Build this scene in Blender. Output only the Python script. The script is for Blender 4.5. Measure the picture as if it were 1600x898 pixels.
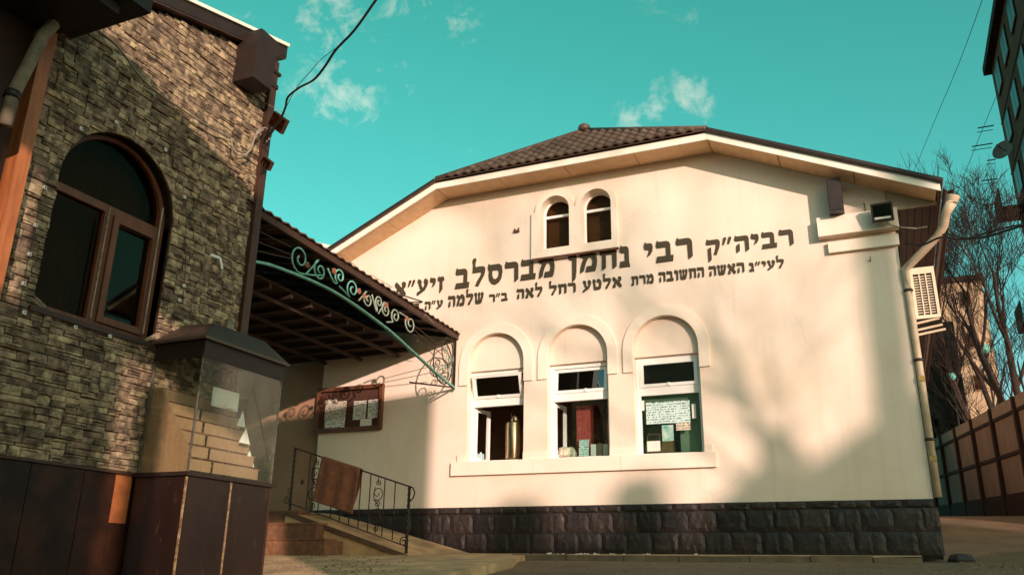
import bpy, bmesh, math, random
from mathutils import Vector, Matrix, noise as mnoise
from mathutils.geometry import tessellate_polygon
random.seed(11)
for o in list(bpy.data.objects): bpy.data.objects.remove(o)
scene = bpy.context.scene
PI = math.pi
def R(d): return math.radians(d)

# ------------------------------------------------------------------ camera
FPX, PITCH, ROLL, YAW = 1316.68, 0.326472, 0.014546, 0.416023
CAM = Vector((0, 0, -0.30))
fw = Vector((-math.sin(YAW)*math.cos(PITCH), math.cos(YAW)*math.cos(PITCH), math.sin(PITCH)))
r0 = Vector((math.cos(YAW), math.sin(YAW), 0)); u0 = r0.cross(fw)
rt = math.cos(ROLL)*r0 + math.sin(ROLL)*u0
up = -math.sin(ROLL)*r0 + math.cos(ROLL)*u0
cd = bpy.data.cameras.new('camera'); cam = bpy.data.objects.new('camera', cd)
scene.collection.objects.link(cam)
cd.sensor_width = 36; cd.lens = 36*FPX/1600; cd.clip_end = 900; cd.clip_start = 0.05
mw = Matrix((rt, up, -fw)).transposed().to_4x4(); mw.translation = CAM
cam.matrix_world = mw
scene.camera = cam
def ray(px, py): return fw + (px-800)/FPX*rt - (py-449)/FPX*up
def atY(px, py, Y=13.0):
    d = ray(px, py); return CAM + d*(Y/d.y)
def atX(px, py, X=-6.8):
    d = ray(px, py); return CAM + d*(X/d.x)
def atZ(px, py, Z):
    d = ray(px, py); return CAM + d*((Z-CAM.z)/d.z)

# ------------------------------------------------------------------ light
SUN = Vector((-0.96, 1.0, -0.29))            # the way the light travels
elev = math.atan2(0.29, math.hypot(0.96, 1.0)); azim = math.atan2(0.96, -1.0)
w = bpy.data.worlds.new('World'); scene.world = w; w.use_nodes = True
nt = w.node_tree; nt.nodes.clear(); L = nt.links.new
def wn(t, **k):
    n = nt.nodes.new(t)
    for a, b in k.items(): setattr(n, a, b)
    return n
def wm(op, a, b=None, clamp=False):
    n = wn('ShaderNodeMath', operation=op); n.use_clamp = clamp
    for i, v in enumerate((a, b)):
        if v is None: continue
        if isinstance(v, (int, float)): n.inputs[i].default_value = v
        else: L(v, n.inputs[i])
    return n.outputs[0]
sky = wn('ShaderNodeTexSky', sky_type='NISHITA'); sky.sun_disc = False
sky.sun_elevation = elev; sky.sun_rotation = azim; sky.air_density = 1.0; sky.dust_density = 3.0; sky.ozone_density = 1.0
sep0 = wn('ShaderNodeSeparateColor'); L(sky.outputs[0], sep0.inputs[0])
# soft shoulder on the glare round the sun, the same for every direction
top_ = wm('MAXIMUM', sep0.outputs[0], wm('MAXIMUM', sep0.outputs[1], sep0.outputs[2]))
gain = wm('DIVIDE', wm('MINIMUM', top_, 20.0), wm('ADD', top_, .0001))
shl = wn('ShaderNodeVectorMath', operation='SCALE'); L(sky.outputs[0], shl.inputs[0]); L(gain, shl.inputs['Scale'])
sep = wn('ShaderNodeSeparateColor'); L(shl.outputs[0], sep.inputs[0])
lum = wm('ADD', wm('MULTIPLY', sep.outputs[0], .3), wm('ADD', wm('MULTIPLY', sep.outputs[1], .6), wm('MULTIPLY', sep.outputs[2], .1)))
# the photograph's print turns blue air to teal and leaves warm air warm: one colour rule for the whole dome
warm = wm('MULTIPLY', wm('SUBTRACT', wm('DIVIDE', sep.outputs[0], wm('ADD', sep.outputs[2], .001)), .41), 2.8, True)
teal = wn('ShaderNodeMix', data_type='RGBA', blend_type='MULTIPLY'); teal.inputs[0].default_value = 1
TEAL = (0.17, 1.36, 1.20, 1)
comb = wn('ShaderNodeCombineColor')
for i in range(3): L(lum, comb.inputs[i])
L(comb.outputs[0], teal.inputs[6]); teal.inputs[7].default_value = TEAL
warm = wm('MULTIPLY', warm, .84)
mixw = wn('ShaderNodeMix', data_type='RGBA'); L(warm, mixw.inputs[0]); L(teal.outputs[2], mixw.inputs[6]); L(shl.outputs[0], mixw.inputs[7])
# clouds: small torn tufts, thrown over the whole dome, with the ones the photograph shows at their own bearings
tc = wn('ShaderNodeTexCoord')
nz = wn('ShaderNodeTexNoise'); nz.inputs['Scale'].default_value = 11; nz.inputs['Detail'].default_value = 9; nz.inputs['Roughness'].default_value = .62
nzw = wn('ShaderNodeTexNoise'); nzw.inputs['Scale'].default_value = 3.2; nzw.inputs['Detail'].default_value = 3
L(tc.outputs['Generated'], nz.inputs['Vector']); L(tc.outputs['Generated'], nzw.inputs['Vector'])
CL = [(528,142,62,.95),(628,18,48,.8),(722,24,42,.85),(400,16,45,.6),(1082,148,36,.95),(1032,168,34,.9),(985,186,28,.8),
      (632,134,26,.55),(628,98,22,.5),(735,233,16,.5),(922,104,30,.42),(800,38,24,.5),(722,186,12,.35),(490,60,26,.4)]
for dx, dy, rr, s in ((-700,-120,80,.9),(-820,40,60,.8),(-300,-330,90,.8),(300,-420,80,.9),(900,-260,90,.8),(1250,-60,70,.8),(700,-700,110,.9),(0,-800,110,.8)):
    CL.append((800+dx, 449+dy-100, rr, s))
mask = None
for px, py, rr, s in CL:
    d = ray(px, py).normalized()
    sub = wn('ShaderNodeVectorMath', operation='DISTANCE'); L(tc.outputs['Generated'], sub.inputs[0]); sub.inputs[1].default_value = d
    m = wm('MULTIPLY', wm('SUBTRACT', 1.0, wm('DIVIDE', sub.outputs['Value'], 1.8*rr/FPX), True), s)
    mask = m if mask is None else wm('MAXIMUM', mask, m)
gen = wm('MULTIPLY', wm('SUBTRACT', nzw.outputs[0], .60, True), 1.2)
mask = wm('MAXIMUM', mask, gen)
nz.inputs['Scale'].default_value = 21; nz.inputs['Detail'].default_value = 12; nz.inputs['Roughness'].default_value = .68; nz.inputs['Distortion'].default_value = .35
cl = wm('MULTIPLY', wm('SUBTRACT', wm('ADD', wm('MULTIPLY', nz.outputs[0], 3.6), wm('MULTIPLY', mask, 1.15)), 2.42, True), 1.5, True)
cl = wm('MULTIPLY', cl, wm('MULTIPLY', mask, 1.7, True), True)
cmix = wn('ShaderNodeMix', data_type='RGBA'); L(wm('MULTIPLY', cl, .8), cmix.inputs[0]); L(mixw.outputs[2], cmix.inputs[6])
cc = wn('ShaderNodeMix', data_type='RGBA', blend_type='MULTIPLY'); cc.inputs[0].default_value = 1; L(comb.outputs[0], cc.inputs[6]); cc.inputs[7].default_value = (1.55, 2.05, 1.75, 1)
L(cc.outputs[2], cmix.inputs[7])
bg = wn('ShaderNodeBackground'); bg.inputs[1].default_value = 0.127; L(cmix.outputs[2], bg.inputs[0])
wo = wn('ShaderNodeOutputWorld'); L(bg.outputs[0], wo.inputs[0])

sl = bpy.data.lights.new('sun', 'SUN'); sl.energy = 2.85; sl.angle = R(0.55); sl.color = (1.0, .74, .655)
so = bpy.data.objects.new('sun', sl); scene.collection.objects.link(so)
so.rotation_euler = SUN.to_track_quat('-Z', 'Y').to_euler(); so.location = (20, -20, 15)
vs = scene.view_settings; vs.view_transform = 'Standard'; vs.look = 'None'; vs.gamma = 1; vs.exposure = 0.90; vs.use_curve_mapping = False
scene.cycles.max_bounces = 8; scene.cycles.transparent_max_bounces = 12

# ------------------------------------------------------------------ materials
MATS = {}
def mat(name, c, c2=None, scale=6, rough=.75, bump=0, bscale=60, metal=0, spec=.4, detail=6, stretch=None, dirt=None, dscale=1.3, damt=.5, thr=(.42,.62), isl=0, coat=0, streak=None):
    if name in MATS: return MATS[name]
    m = bpy.data.materials.new(name); m.use_nodes = True; t = m.node_tree; b = t.nodes['Principled BSDF']; l = t.links.new
    b.inputs['Roughness'].default_value = rough; b.inputs['Metallic'].default_value = metal; b.inputs['Specular IOR Level'].default_value = spec
    b.inputs['Coat Weight'].default_value = coat
    tc = t.nodes.new('ShaderNodeTexCoord'); vec = tc.outputs['Object']
    geo = t.nodes.new('ShaderNodeNewGeometry'); 
    pos = geo.outputs['Position']
    if stretch:
        mp = t.nodes.new('ShaderNodeMapping'); mp.inputs['Scale'].default_value = stretch; l(pos, mp.inputs[0]); vec = mp.outputs[0]
    else: vec = pos
    n = t.nodes.new('ShaderNodeTexNoise'); n.inputs['Scale'].default_value = scale; n.inputs['Detail'].default_value = detail; l(vec, n.inputs['Vector'])
    cr = t.nodes.new('ShaderNodeValToRGB'); cr.color_ramp.elements[0].position = .33; cr.color_ramp.elements[1].position = .67
    c2 = c2 or tuple(x*.82 for x in c)
    cr.color_ramp.elements[0].color = (*c2, 1); cr.color_ramp.elements[1].color = (*c, 1); l(n.outputs[0], cr.inputs[0])
    col = cr.outputs[0]
    if isl:
        oi = t.nodes.new('ShaderNodeObjectInfo'); ad = t.nodes.new('ShaderNodeMath'); ad.operation = 'ADD'
        l(oi.outputs['Random'], ad.inputs[0]); l(geo.outputs['Random Per Island'], ad.inputs[1])
        fr = t.nodes.new('ShaderNodeMath'); fr.operation = 'FRACT'; l(ad.outputs[0], fr.inputs[0])
        mr = t.nodes.new('ShaderNodeMapRange'); l(fr.outputs[0], mr.inputs[0]); mr.inputs[3].default_value = 1-isl; mr.inputs[4].default_value = 1+isl
        hs = t.nodes.new('ShaderNodeHueSaturation'); l(mr.outputs[0], hs.inputs['Value']); l(col, hs.inputs['Color'])
        mr2 = t.nodes.new('ShaderNodeMapRange'); l(fr.outputs[0], mr2.inputs[0]); mr2.inputs[3].default_value = .49; mr2.inputs[4].default_value = .515
        l(mr2.outputs[0], hs.inputs['Hue']); col = hs.outputs[0]
    if dirt:
        dn = t.nodes.new('ShaderNodeTexNoise'); dn.inputs['Scale'].default_value = dscale; dn.inputs['Detail'].default_value = 8; dn.inputs['Roughness'].default_value = .62; l(vec, dn.inputs['Vector'])
        mr = t.nodes.new('ShaderNodeMapRange'); mr.inputs[1].default_value = thr[0]; mr.inputs[2].default_value = thr[1]; mr.inputs[3].default_value = 0; mr.inputs[4].default_value = damt; l(dn.outputs[0], mr.inputs[0])
        mx = t.nodes.new('ShaderNodeMix'); mx.data_type = 'RGBA'; l(mr.outputs[0], mx.inputs[0]); l(col, mx.inputs[6]); mx.inputs[7].default_value = (*dirt, 1); col = mx.outputs[2]
    if streak:
        mp = t.nodes.new('ShaderNodeMapping'); mp.inputs['Scale'].default_value = (7, 7, .35); l(pos, mp.inputs[0])
        sn = t.nodes.new('ShaderNodeTexNoise'); sn.inputs['Scale'].default_value = 1.0; sn.inputs['Detail'].default_value = 7; sn.inputs['Roughness'].default_value = .6; l(mp.outputs[0], sn.inputs['Vector'])
        mr = t.nodes.new('ShaderNodeMapRange'); mr.inputs[1].default_value = .54; mr.inputs[2].default_value = .80; mr.inputs[3].default_value = 0; mr.inputs[4].default_value = .3; l(sn.outputs[0], mr.inputs[0])
        mx = t.nodes.new('ShaderNodeMix'); mx.data_type = 'RGBA'; l(mr.outputs[0], mx.inputs[0]); l(col, mx.inputs[6]); mx.inputs[7].default_value = (*streak, 1); col = mx.outputs[2]
        vo = t.nodes.new('ShaderNodeTexVoronoi'); vo.feature = 'DISTANCE_TO_EDGE'; vo.inputs['Scale'].default_value = .55; vo.inputs['Randomness'].default_value = 1
        wp = t.nodes.new('ShaderNodeMix'); wp.data_type = 'VECTOR'; wp.inputs[0].default_value = .25; l(pos, wp.inputs[4]); n2 = t.nodes.new('ShaderNodeTexNoise'); n2.inputs['Scale'].default_value = 3.0; n2.inputs['Detail'].default_value = 6; l(pos, n2.inputs['Vector']); l(n2.outputs[1], wp.inputs[5]); l(wp.outputs[1], vo.inputs['Vector'])
        mc = t.nodes.new('ShaderNodeMapRange'); mc.inputs[1].default_value = 0; mc.inputs[2].default_value = .0035; mc.inputs[3].default_value = .22; mc.inputs[4].default_value = 0; l(vo.outputs['Distance'], mc.inputs[0])
        gt_ = t.nodes.new('ShaderNodeMath'); gt_.operation = 'GREATER_THAN'; l(n.outputs[0], gt_.inputs[0]); gt_.inputs[1].default_value = .60
        mm = t.nodes.new('ShaderNodeMath'); mm.operation = 'MULTIPLY'; l(mc.outputs[0], mm.inputs[0]); l(gt_.outputs[0], mm.inputs[1])
        mx = t.nodes.new('ShaderNodeMix'); mx.data_type = 'RGBA'; l(mm.outputs[0], mx.inputs[0]); l(col, mx.inputs[6]); mx.inputs[7].default_value = (*(s*.5 for s in streak), 1); col = mx.outputs[2]
    l(col, b.inputs['Base Color'])
    if bump:
        bn = t.nodes.new('ShaderNodeTexNoise'); bn.inputs['Scale'].default_value = bscale; bn.inputs['Detail'].default_value = 5; l(vec, bn.inputs['Vector'])
        bp = t.nodes.new('ShaderNodeBump'); bp.inputs['Strength'].default_value = min(1, bump*20); bp.inputs['Distance'].default_value = bump; l(bn.outputs[0], bp.inputs['Height']); l(bp.outputs[0], b.inputs['Normal'])
    MATS[name] = m; return m
def glass(name, tint=(.9,1,.97), base=.06, rough=.0, gcol=(.95,1,.98)):
    m = bpy.data.materials.new(name); m.use_nodes = True; t = m.node_tree; t.nodes.clear(); l = t.links.new
    o = t.nodes.new('ShaderNodeOutputMaterial'); mx = t.nodes.new('ShaderNodeMixShader'); tr = t.nodes.new('ShaderNodeBsdfTransparent'); gl = t.nodes.new('ShaderNodeBsdfGlossy')
    tr.inputs[0].default_value = (*tint, 1); gl.inputs['Roughness'].default_value = rough; gl.inputs[0].default_value = (*gcol, 1)
    fr = t.nodes.new('ShaderNodeLayerWeight'); fr.inputs['Blend'].default_value = .5
    pw_ = t.nodes.new('ShaderNodeMath'); pw_.operation = 'POWER'; l(fr.outputs['Facing'], pw_.inputs[0]); pw_.inputs[1].default_value = 4.0
    ad = t.nodes.new('ShaderNodeMath'); ad.use_clamp = True; l(pw_.outputs[0], ad.inputs[0]); ad.inputs[1].default_value = base
    l(ad.outputs[0], mx.inputs[0]); l(tr.outputs[0], mx.inputs[1]); l(gl.outputs[0], mx.inputs[2]); l(mx.outputs[0], o.inputs[0])
    MATS[name] = m; return m
def lines_paper(name, base, ink, fy=90, z=1.0):
    m = bpy.data.materials.new(name); m.use_nodes = True; t = m.node_tree; b = t.nodes['Principled BSDF']; l = t.links.new; b.inputs['Roughness'].default_value = .6
    g = t.nodes.new('ShaderNodeNewGeometry'); sp = t.nodes.new('ShaderNodeSeparateXYZ'); l(g.outputs['Position'], sp.inputs[0])
    s = t.nodes.new('ShaderNodeMath'); s.operation = 'MULTIPLY'; l(sp.outputs[2], s.inputs[0]); s.inputs[1].default_value = fy
    f = t.nodes.new('ShaderNodeMath'); f.operation = 'FRACT'; l(s.outputs[0], f.inputs[0])
    c = t.nodes.new('ShaderNodeMath'); c.operation = 'LESS_THAN'; l(f.outputs[0], c.inputs[0]); c.inputs[1].default_value = .45
    n = t.nodes.new('ShaderNodeTexNoise'); n.inputs['Scale'].default_value = 34; n.inputs['Detail'].default_value = 3; l(g.outputs['Position'], n.inputs['Vector'])
    gt = t.nodes.new('ShaderNodeMath'); gt.operation = 'GREATER_THAN'; l(n.outputs[0], gt.inputs[0]); gt.inputs[1].default_value = .5
    mu = t.nodes.new('ShaderNodeMath'); mu.operation = 'MULTIPLY'; l(c.outputs[0], mu.inputs[0]); l(gt.outputs[0], mu.inputs[1])
    mx = t.nodes.new('ShaderNodeMix'); mx.data_type = 'RGBA'; l(mu.outputs[0], mx.inputs[0]); mx.inputs[6].default_value = (*base, 1); mx.inputs[7].default_value = (*ink, 1); l(mx.outputs[2], b.inputs['Base Color'])
    MATS[name] = m; return m
stucco = mat('stucco', (.83,.685,.555), (.78,.625,.49), scale=1.1, streak=(.55,.42,.27), rough=.9, bump=.004, bscale=85, dirt=(.60,.46,.28), dscale=.9, damt=.35, thr=(.5,.75))
trimw = mat('trim_stucco', (.86,.73,.60), (.81,.67,.53), 2, .85, .002, 120, dirt=(.42,.32,.2), dscale=7, damt=.4, thr=(.6,.8))
pvc = mat('white_pvc', (.90,.86,.79), (.87,.82,.74), 3, .4, spec=.5)
fascw = mat('fascia_paint', (.86,.78,.66), (.78,.68,.54), 4, .6, dirt=(.4,.3,.2), dscale=9, damt=.35, thr=(.6,.8))
soff = mat('soffit_board', (.78,.52,.30), (.68,.43,.23), 5, .7, .001, 60, stretch=(1,1,4))
lettr = mat('letter_paint', (.062,.044,.019), (.052,.036,.015), 20, .55)
tilem = mat('roof_metal', (.13,.075,.05), (.085,.05,.033), 9, .55, .001, 90, dirt=(.05,.035,.025), dscale=5, damt=.6, isl=.18)
brownm = mat('brown_metal', (.055,.023,.013), (.036,.015,.009), 4, .5, .001, 70, dirt=(.10,.055,.03), dscale=12, damt=.35, thr=(.58,.75))
brownw = mat('brown_wood', (.16,.055,.022), (.10,.034,.014), 5, .5, .002, 40, stretch=(3,3,.4))
darkm = mat('dark_metal', (.026,.015,.010), (.018,.010,.007), 8, .55)
kioskm = mat('kiosk_sheet', (.021,.010,.007), (.012,.006,.0045), 3, .38, .0006, 60, dirt=(.13,.085,.045), dscale=16, damt=.5, thr=(.62,.8), stretch=(1,1,.35), coat=.1)
wornedge = mat('worn_edge', (.42,.30,.16), (.16,.08,.04), 24, .45, metal=.3)
stonem = mat('ledge_stone', (.42,.295,.178), (.145,.098,.058), 15, .9, .007, 45, dirt=(.05,.034,.02), dscale=8, damt=.85, thr=(.46,.62), isl=.48)
mortar = mat('mortar', (.022,.015,.010), (.012,.008,.006), 20, .95, .004, 50)
blackst = mat('black_stone', (.026,.015,.011), (.011,.007,.0055), 17, .6, .012, 34, isl=.5, spec=.5, dirt=(.085,.06,.04), dscale=5, damt=.45, thr=(.56,.76))
plintht = mat('black_joint', (.012,.009,.007), None, 9, .9)
asph = mat('asphalt', (.18,.105,.052), (.11,.063,.032), 2.2, .92, .006, 70, dirt=(.13,.095,.058), dscale=.9, damt=.6)
conc = mat('concrete', (.66,.41,.20), (.45,.28,.14), 1.8, .9, .004, 60, dirt=(.14,.09,.052), dscale=2.2, damt=.55)
kerbm = mat('kerb_concrete', (.20,.15,.09), (.12,.088,.054), 5, .9, .005, 45)
steps_m = mat('step_tile', (.25,.115,.055), (.16,.07,.034), 14, .6, .002, 80, dirt=(.09,.045,.024), dscale=6, damt=.5)
iron = mat('black_iron', (.022,.014,.010), (.05,.03,.018), 40, .45, metal=.4, dirt=(.16,.10,.05), dscale=30, damt=.5, thr=(.6,.75))
mint = mat('mint_paint', (.17,.46,.36), (.10,.30,.23), 14, .45, dirt=(.3,.3,.2), dscale=25, damt=.35, thr=(.58,.75))
rose = mat('rust_rose', (.36,.14,.075), (.2,.07,.04), 30, .6)
ply = mat('plywood', (.36,.215,.11), (.27,.155,.078), 9, .6, stretch=(9,9,.8))
towelm = mat('towel_cloth', (.27,.105,.056), (.19,.07,.038), 12, .95, .003, 190)
creamm = mat('cream_paint', (.60,.46,.31), (.48,.35,.23), 6, .55, dirt=(.35,.24,.15), dscale=8, damt=.4, thr=(.55,.75))
acm = mat('unit_paint', (.74,.63,.46), (.68,.56,.40), 5, .45)
blackp = mat('black_plastic', (.022,.015,.012), (.016,.011,.009), 12, .42, dirt=(.2,.15,.1), dscale=40, damt=.3, thr=(.68,.74))
cablem = mat('black_cable', (.018,.012,.010), None, 9, .55)
cablew = mat('pale_cable', (.36,.30,.23), (.22,.17,.12), 9, .6)
rubber = mat('weathered_gutter', (.19,.155,.10), (.11,.09,.055), 9, .8)
gl_win = glass('window_glass', (.86,.95,.92), .10)
gl_dark = glass('tinted_glass', (.66,.56,.46), .014, 0, (.75,.42,.30))
gl_kiosk = glass('case_glass', (.95,.98,.96), .035)
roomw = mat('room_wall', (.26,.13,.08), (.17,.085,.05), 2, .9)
steel = mat('urn_steel', (.72,.56,.34), (.5,.36,.2), 20, .28, metal=1, stretch=(6,6,.5))
paper = lines_paper('print_paper', (.78,.74,.64), (.12,.10,.09), 30)
paper2 = lines_paper('notice_paper', (.66,.57,.44), (.14,.10,.07), 25)
paperg = lines_paper('picture_print', (.62,.78,.72), (.10,.16,.16), 26)
whitep = mat('white_card', (.80,.76,.68), (.72,.67,.58), 20, .6)
fencem = mat('fence_sheet', (.19,.132,.098), (.145,.098,.074), 3, .9, .003, 30, spec=.08, stretch=(1,1,.4))
fencef = mat('fence_frame', (.036,.019,.013), (.026,.014,.010), 8, .85, spec=.06)
fencec = mat('fence_cap', (.21,.145,.095), (.15,.10,.066), 6, .9)
towerm = mat('tower_panel', (.15,.080,.052), (.105,.056,.037), .8, .95, .01, 9, spec=.05)
towerd = mat('tower_dark', (.045,.026,.018), (.028,.017,.012), 2, .8, spec=.08)
farm_ = mat('far_stucco', (.62,.43,.26), (.54,.36,.21), .5, .95, dirt=(.38,.25,.15), dscale=.9, damt=.6)
farsh = mat('far_brick', (.10,.074,.052), (.06,.044,.032), 2.2, .95, .02, 5)
bark = mat('bark', (.045,.024,.016), (.028,.015,.010), 9, .95, .006, 30)
leafd = mat('dark_leaf', (.05,.055,.02), (.03,.03,.012), 2, .8)
lampg = mat('lamp_glass', (.16,.46,.38), (.14,.42,.34), 6, .35)

# ------------------------------------------------------------------ mesh helpers
COL = scene.collection
def link(o, parent=None):
    COL.objects.link(o)
    if parent is not None: o.parent = parent
    return o
def tag(o, label=None, cat=None, group=None, kind=None):
    if label: o['label'] = label
    if cat: o['category'] = cat
    if group: o['group'] = group
    if kind: o['kind'] = kind
    return o
def empty(name, loc, label, cat, group=None):
    o = bpy.data.objects.new(name, None); o.empty_display_size = .2; link(o); o.location = loc
    return tag(o, label, cat, group)
class MB:
    def __init__(s): s.v = []; s.f = []
    def add(s, vs, fs):
        k = len(s.v); s.v += [Vector(v) for v in vs]; s.f += [tuple(i+k for i in f) for f in fs]; return s
    def box(s, x0, x1, y0, y1, z0, z1):
        return s.add([(x, y, z) for z in (z0, z1) for y in (y0, y1) for x in (x0, x1)], [(0,2,3,1),(4,5,7,6),(0,1,5,4),(2,6,7,3),(0,4,6,2),(1,3,7,5)])
    def bar(s, p, q, a, b=None, upv=(0,0,1)):
        p, q = Vector(p), Vector(q); d = (q-p).normalized(); upv = Vector(upv)
        if abs(d.dot(upv)) > .98: upv = Vector((1,0,0)) if abs(d.x) < .9 else Vector((0,1,0))
        s1 = d.cross(upv).normalized()*(a/2); s2 = s1.cross(d).normalized()*((b or a)/2)
        vs = [e+i*s1+j*s2 for e in (p, q) for i, j in ((-1,-1),(1,-1),(1,1),(-1,1))]
        return s.add(vs, [(0,1,2,3),(7,6,5,4),(0,4,5,1),(1,5,6,2),(2,6,7,3),(3,7,4,0)])
    def tube(s, pts, r, n=6, cap=True):
        pts = [Vector(p) for p in pts]; k0 = len(s.v); m = len(pts); rs = r if isinstance(r, (list, tuple)) else [r]*m
        nrm = None
        for i, p in enumerate(pts):
            d = (pts[min(i+1, m-1)]-pts[max(i-1, 0)]).normalized()
            if nrm is None: nrm = d.orthogonal().normalized()
            nrm = (nrm-d*nrm.dot(d)); nrm = nrm.normalized() if nrm.length > 1e-6 else d.orthogonal().normalized()
            bi = d.cross(nrm)
            for j in range(n):
                a = 2*PI*j/n; s.v.append(p+rs[i]*(math.cos(a)*nrm+math.sin(a)*bi))
        for i in range(m-1):
            for j in range(n):
                a, b = k0+i*n+j, k0+i*n+(j+1) % n; s.f.append((a, b, b+n, a+n))
        if cap: s.f.append(tuple(k0+j for j in range(n))[::-1]); s.f.append(tuple(k0+(m-1)*n+j for j in range(n)))
        return s
    def lathe(s, c, prof, n=16):
        c = Vector(c); k0 = len(s.v)
        for r_, z in prof:
            for j in range(n):
                a = 2*PI*j/n; s.v.append(c+Vector((r_*math.cos(a), r_*math.sin(a), z)))
        for i in range(len(prof)-1):
            for j in range(n):
                a, b = k0+i*n+j, k0+i*n+(j+1) % n; s.f.append((a, b, b+n, a+n))
        s.f.append(tuple(k0+j for j in range(n))[::-1]); s.f.append(tuple(k0+(len(prof)-1)*n+j for j in range(n)))
        return s
    def plate(s, loops, O, U, V, t):
        """filled outline (first loop) with holes, in the plane O + u U + v V; front on O, thickness t behind (along U x V turned inward)"""
        O, U, V = Vector(O), Vector(U), Vector(V); N = U.cross(V).normalized()
        l3 = [[Vector((a, b, 0)) for a, b in lp] for lp in loops]
        tri = tessellate_polygon(l3); flat = [p for lp in l3 for p in lp]; n = len(flat); k = len(s.v)
        for d in (0, -t):
            for p in flat: s.v.append(O+p.x*U+p.y*V+d*N)
        for a, b, c in tri:
            nz_ = (flat[b]-flat[a]).cross(flat[c]-flat[a]).z
            if nz_ < 0: b, c = c, b
            s.f.append((k+a, k+b, k+c)); s.f.append((k+n+a, k+n+c, k+n+b))
        i0 = 0
        for li, lp in enumerate(l3):
            m = len(lp); area = sum(lp[i].x*lp[(i+1) % m].y-lp[(i+1) % m].x*lp[i].y for i in range(m))
            flip = (area < 0) != (li > 0)
            for i in range(m):
                a, b = k+i0+i, k+i0+(i+1) % m
                s.f.append((a, a+n, b+n, b) if not flip else (b, b+n, a+n, a))
            i0 += m
        return s
    def mesh(s, name, m=None, smooth=False):
        me = bpy.data.meshes.new(name); me.from_pydata([tuple(v) for v in s.v], [], s.f); me.update()
        if m is not None: me.materials.append(m)
        if smooth:
            me.polygons.foreach_set('use_smooth', [True]*len(me.polygons)); me.update()
        return me
    def build(s, name, m, parent=None, smooth=False, label=None, cat=None, group=None, kind=None):
        off = Vector((0,0,0))
        if parent is not None:
            p = parent
            while p is not None: off += p.location; p = p.parent
            s.v = [v-off for v in s.v]
        elif s.v:
            c = Vector((sum(v.x for v in s.v)/len(s.v), sum(v.y for v in s.v)/len(s.v), min(v.z for v in s.v)))
            s.v = [v-c for v in s.v]; off = c
        o = bpy.data.objects.new(name, s.mesh(name, m, smooth)); link(o, parent)
        if parent is None: o.location = off
        return tag(o, label, cat, group, kind)
def copy_part(src, parent, loc=None, rot=None, scale=None):
    c = bpy.data.objects.new(src.name.split('.')[0], src.data); link(c, parent)
    if loc is not None: c.location = loc
    if rot is not None: c.rotation_euler = rot
    if scale is not None: c.scale = scale
    return c
def wloc(o):
    off = Vector((0,0,0))
    while o is not None: off += o.location; o = o.parent
    return off
def arch(cx, zs, r, z0, n=22, rz=None):
    """outline of an arched opening: centre, spring height, radius, foot height"""
    rz = rz or r
    return [(cx-r, z0), (cx+r, z0)] + [(cx+r*math.cos(PI*i/n), zs+rz*math.sin(PI*i/n)) for i in range(n+1)]
def rect(x0, x1, z0, z1): return [(x0, z0), (x1, z0), (x1, z1), (x0, z1)]
XU, ZU, YU = Vector((1,0,0)), Vector((0,0,1)), Vector((0,1,0))
# ------------------------------------------------------------------ ground
def smooth(t): t = max(0, min(1, t)); return t*t*(3-2*t)
def G(y):
    if y >= 13: return smooth((y-13)/8.5)*1.0 + max(0, min(y, 70)-21)*.03
    if y >= 11: return -.035*(13-y)
    if y >= -2: return -.07-.085*(11-y)
    return -1.175-.01*min(-2-y, 60)
def atG(px, py, dz=0):
    d = ray(px, py); t = 3.0
    while t < 80:
        p = CAM+d*t
        if p.z < G(p.y)+dz: return p
        t += .01
    return p
def sheet(name, xs, ys, zf, m, label=None, kind='structure', cat=None):
    mb = MB(); n = len(xs)
    mb.v = [Vector((x, y, zf(x, y))) for y in ys for x in xs]
    mb.f = [(j*n+i, j*n+i+1, (j+1)*n+i+1, (j+1)*n+i) for j in range(len(ys)-1) for i in range(n-1)]
    return mb.build(name, m, None, True, label, cat, None, kind)
def rng(a, b, n): return [a+(b-a)*i/n for i in range(n+1)]
xs = [-400,-150,-60,-30] + rng(-20, 12, 64) + [20,40,80,160,400]
ys = [-400,-150,-70,-40,-20,-10,-5,-2,0,2,4] + rng(5, 13, 48) + rng(13.3, 40, 50) + [50,70,110,200,450]
def road_z(x, y):
    z = G(y) - (.085 if y < 12.9 else .085*max(0, 1-(y-12.9)/1.2))
    return z + .018*mnoise.noise(Vector((x*.6, y*.6, 0))) * (1 if -20 < x < 12 and 4 < y < 40 else 0)
sheet('ground', xs, ys, road_z, asph, 'worn brown asphalt ground rising towards the white building')
# concrete forecourt on the left with a broken edge, raised a little over the asphalt
pts = []
e0, e1 = atG(655, 905), atG(800, 874)
edge = [(e0.x+(e1.x-e0.x)*t+.05*mnoise.noise(Vector((t*9, 0, 3))), e0.y+(e1.y-e0.y)*t+.10*mnoise.noise(Vector((t*11, 5, 0)))) for t in rng(-.15, 1, 40)]
edge.append((-5.35, 12.93))
cols = []
mb = MB(); row = 14
for (ex, ey) in edge:
    for i in range(row+1):
        t = i/row; x = -13+(ex+13)*t; y = ey
        mb.v.append(Vector((x, y, G(y)+.004+.006*mnoise.noise(Vector((x*1.5, y*1.5, 1))))))
for j in range(len(edge)-1):
    for i in range(row): a = j*(row+1)+i; mb.f.append((a, a+1, a+row+2, a+row+1))
k = len(mb.v)
for j, (ex, ey) in enumerate(edge): mb.v.append(Vector((ex+.02, ey-.02, G(ey)-.12)))
for j in range(len(edge)-1): a = j*(row+1)+row; mb.f.append((a, k+j, k+j+1, a+row+1))
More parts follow.
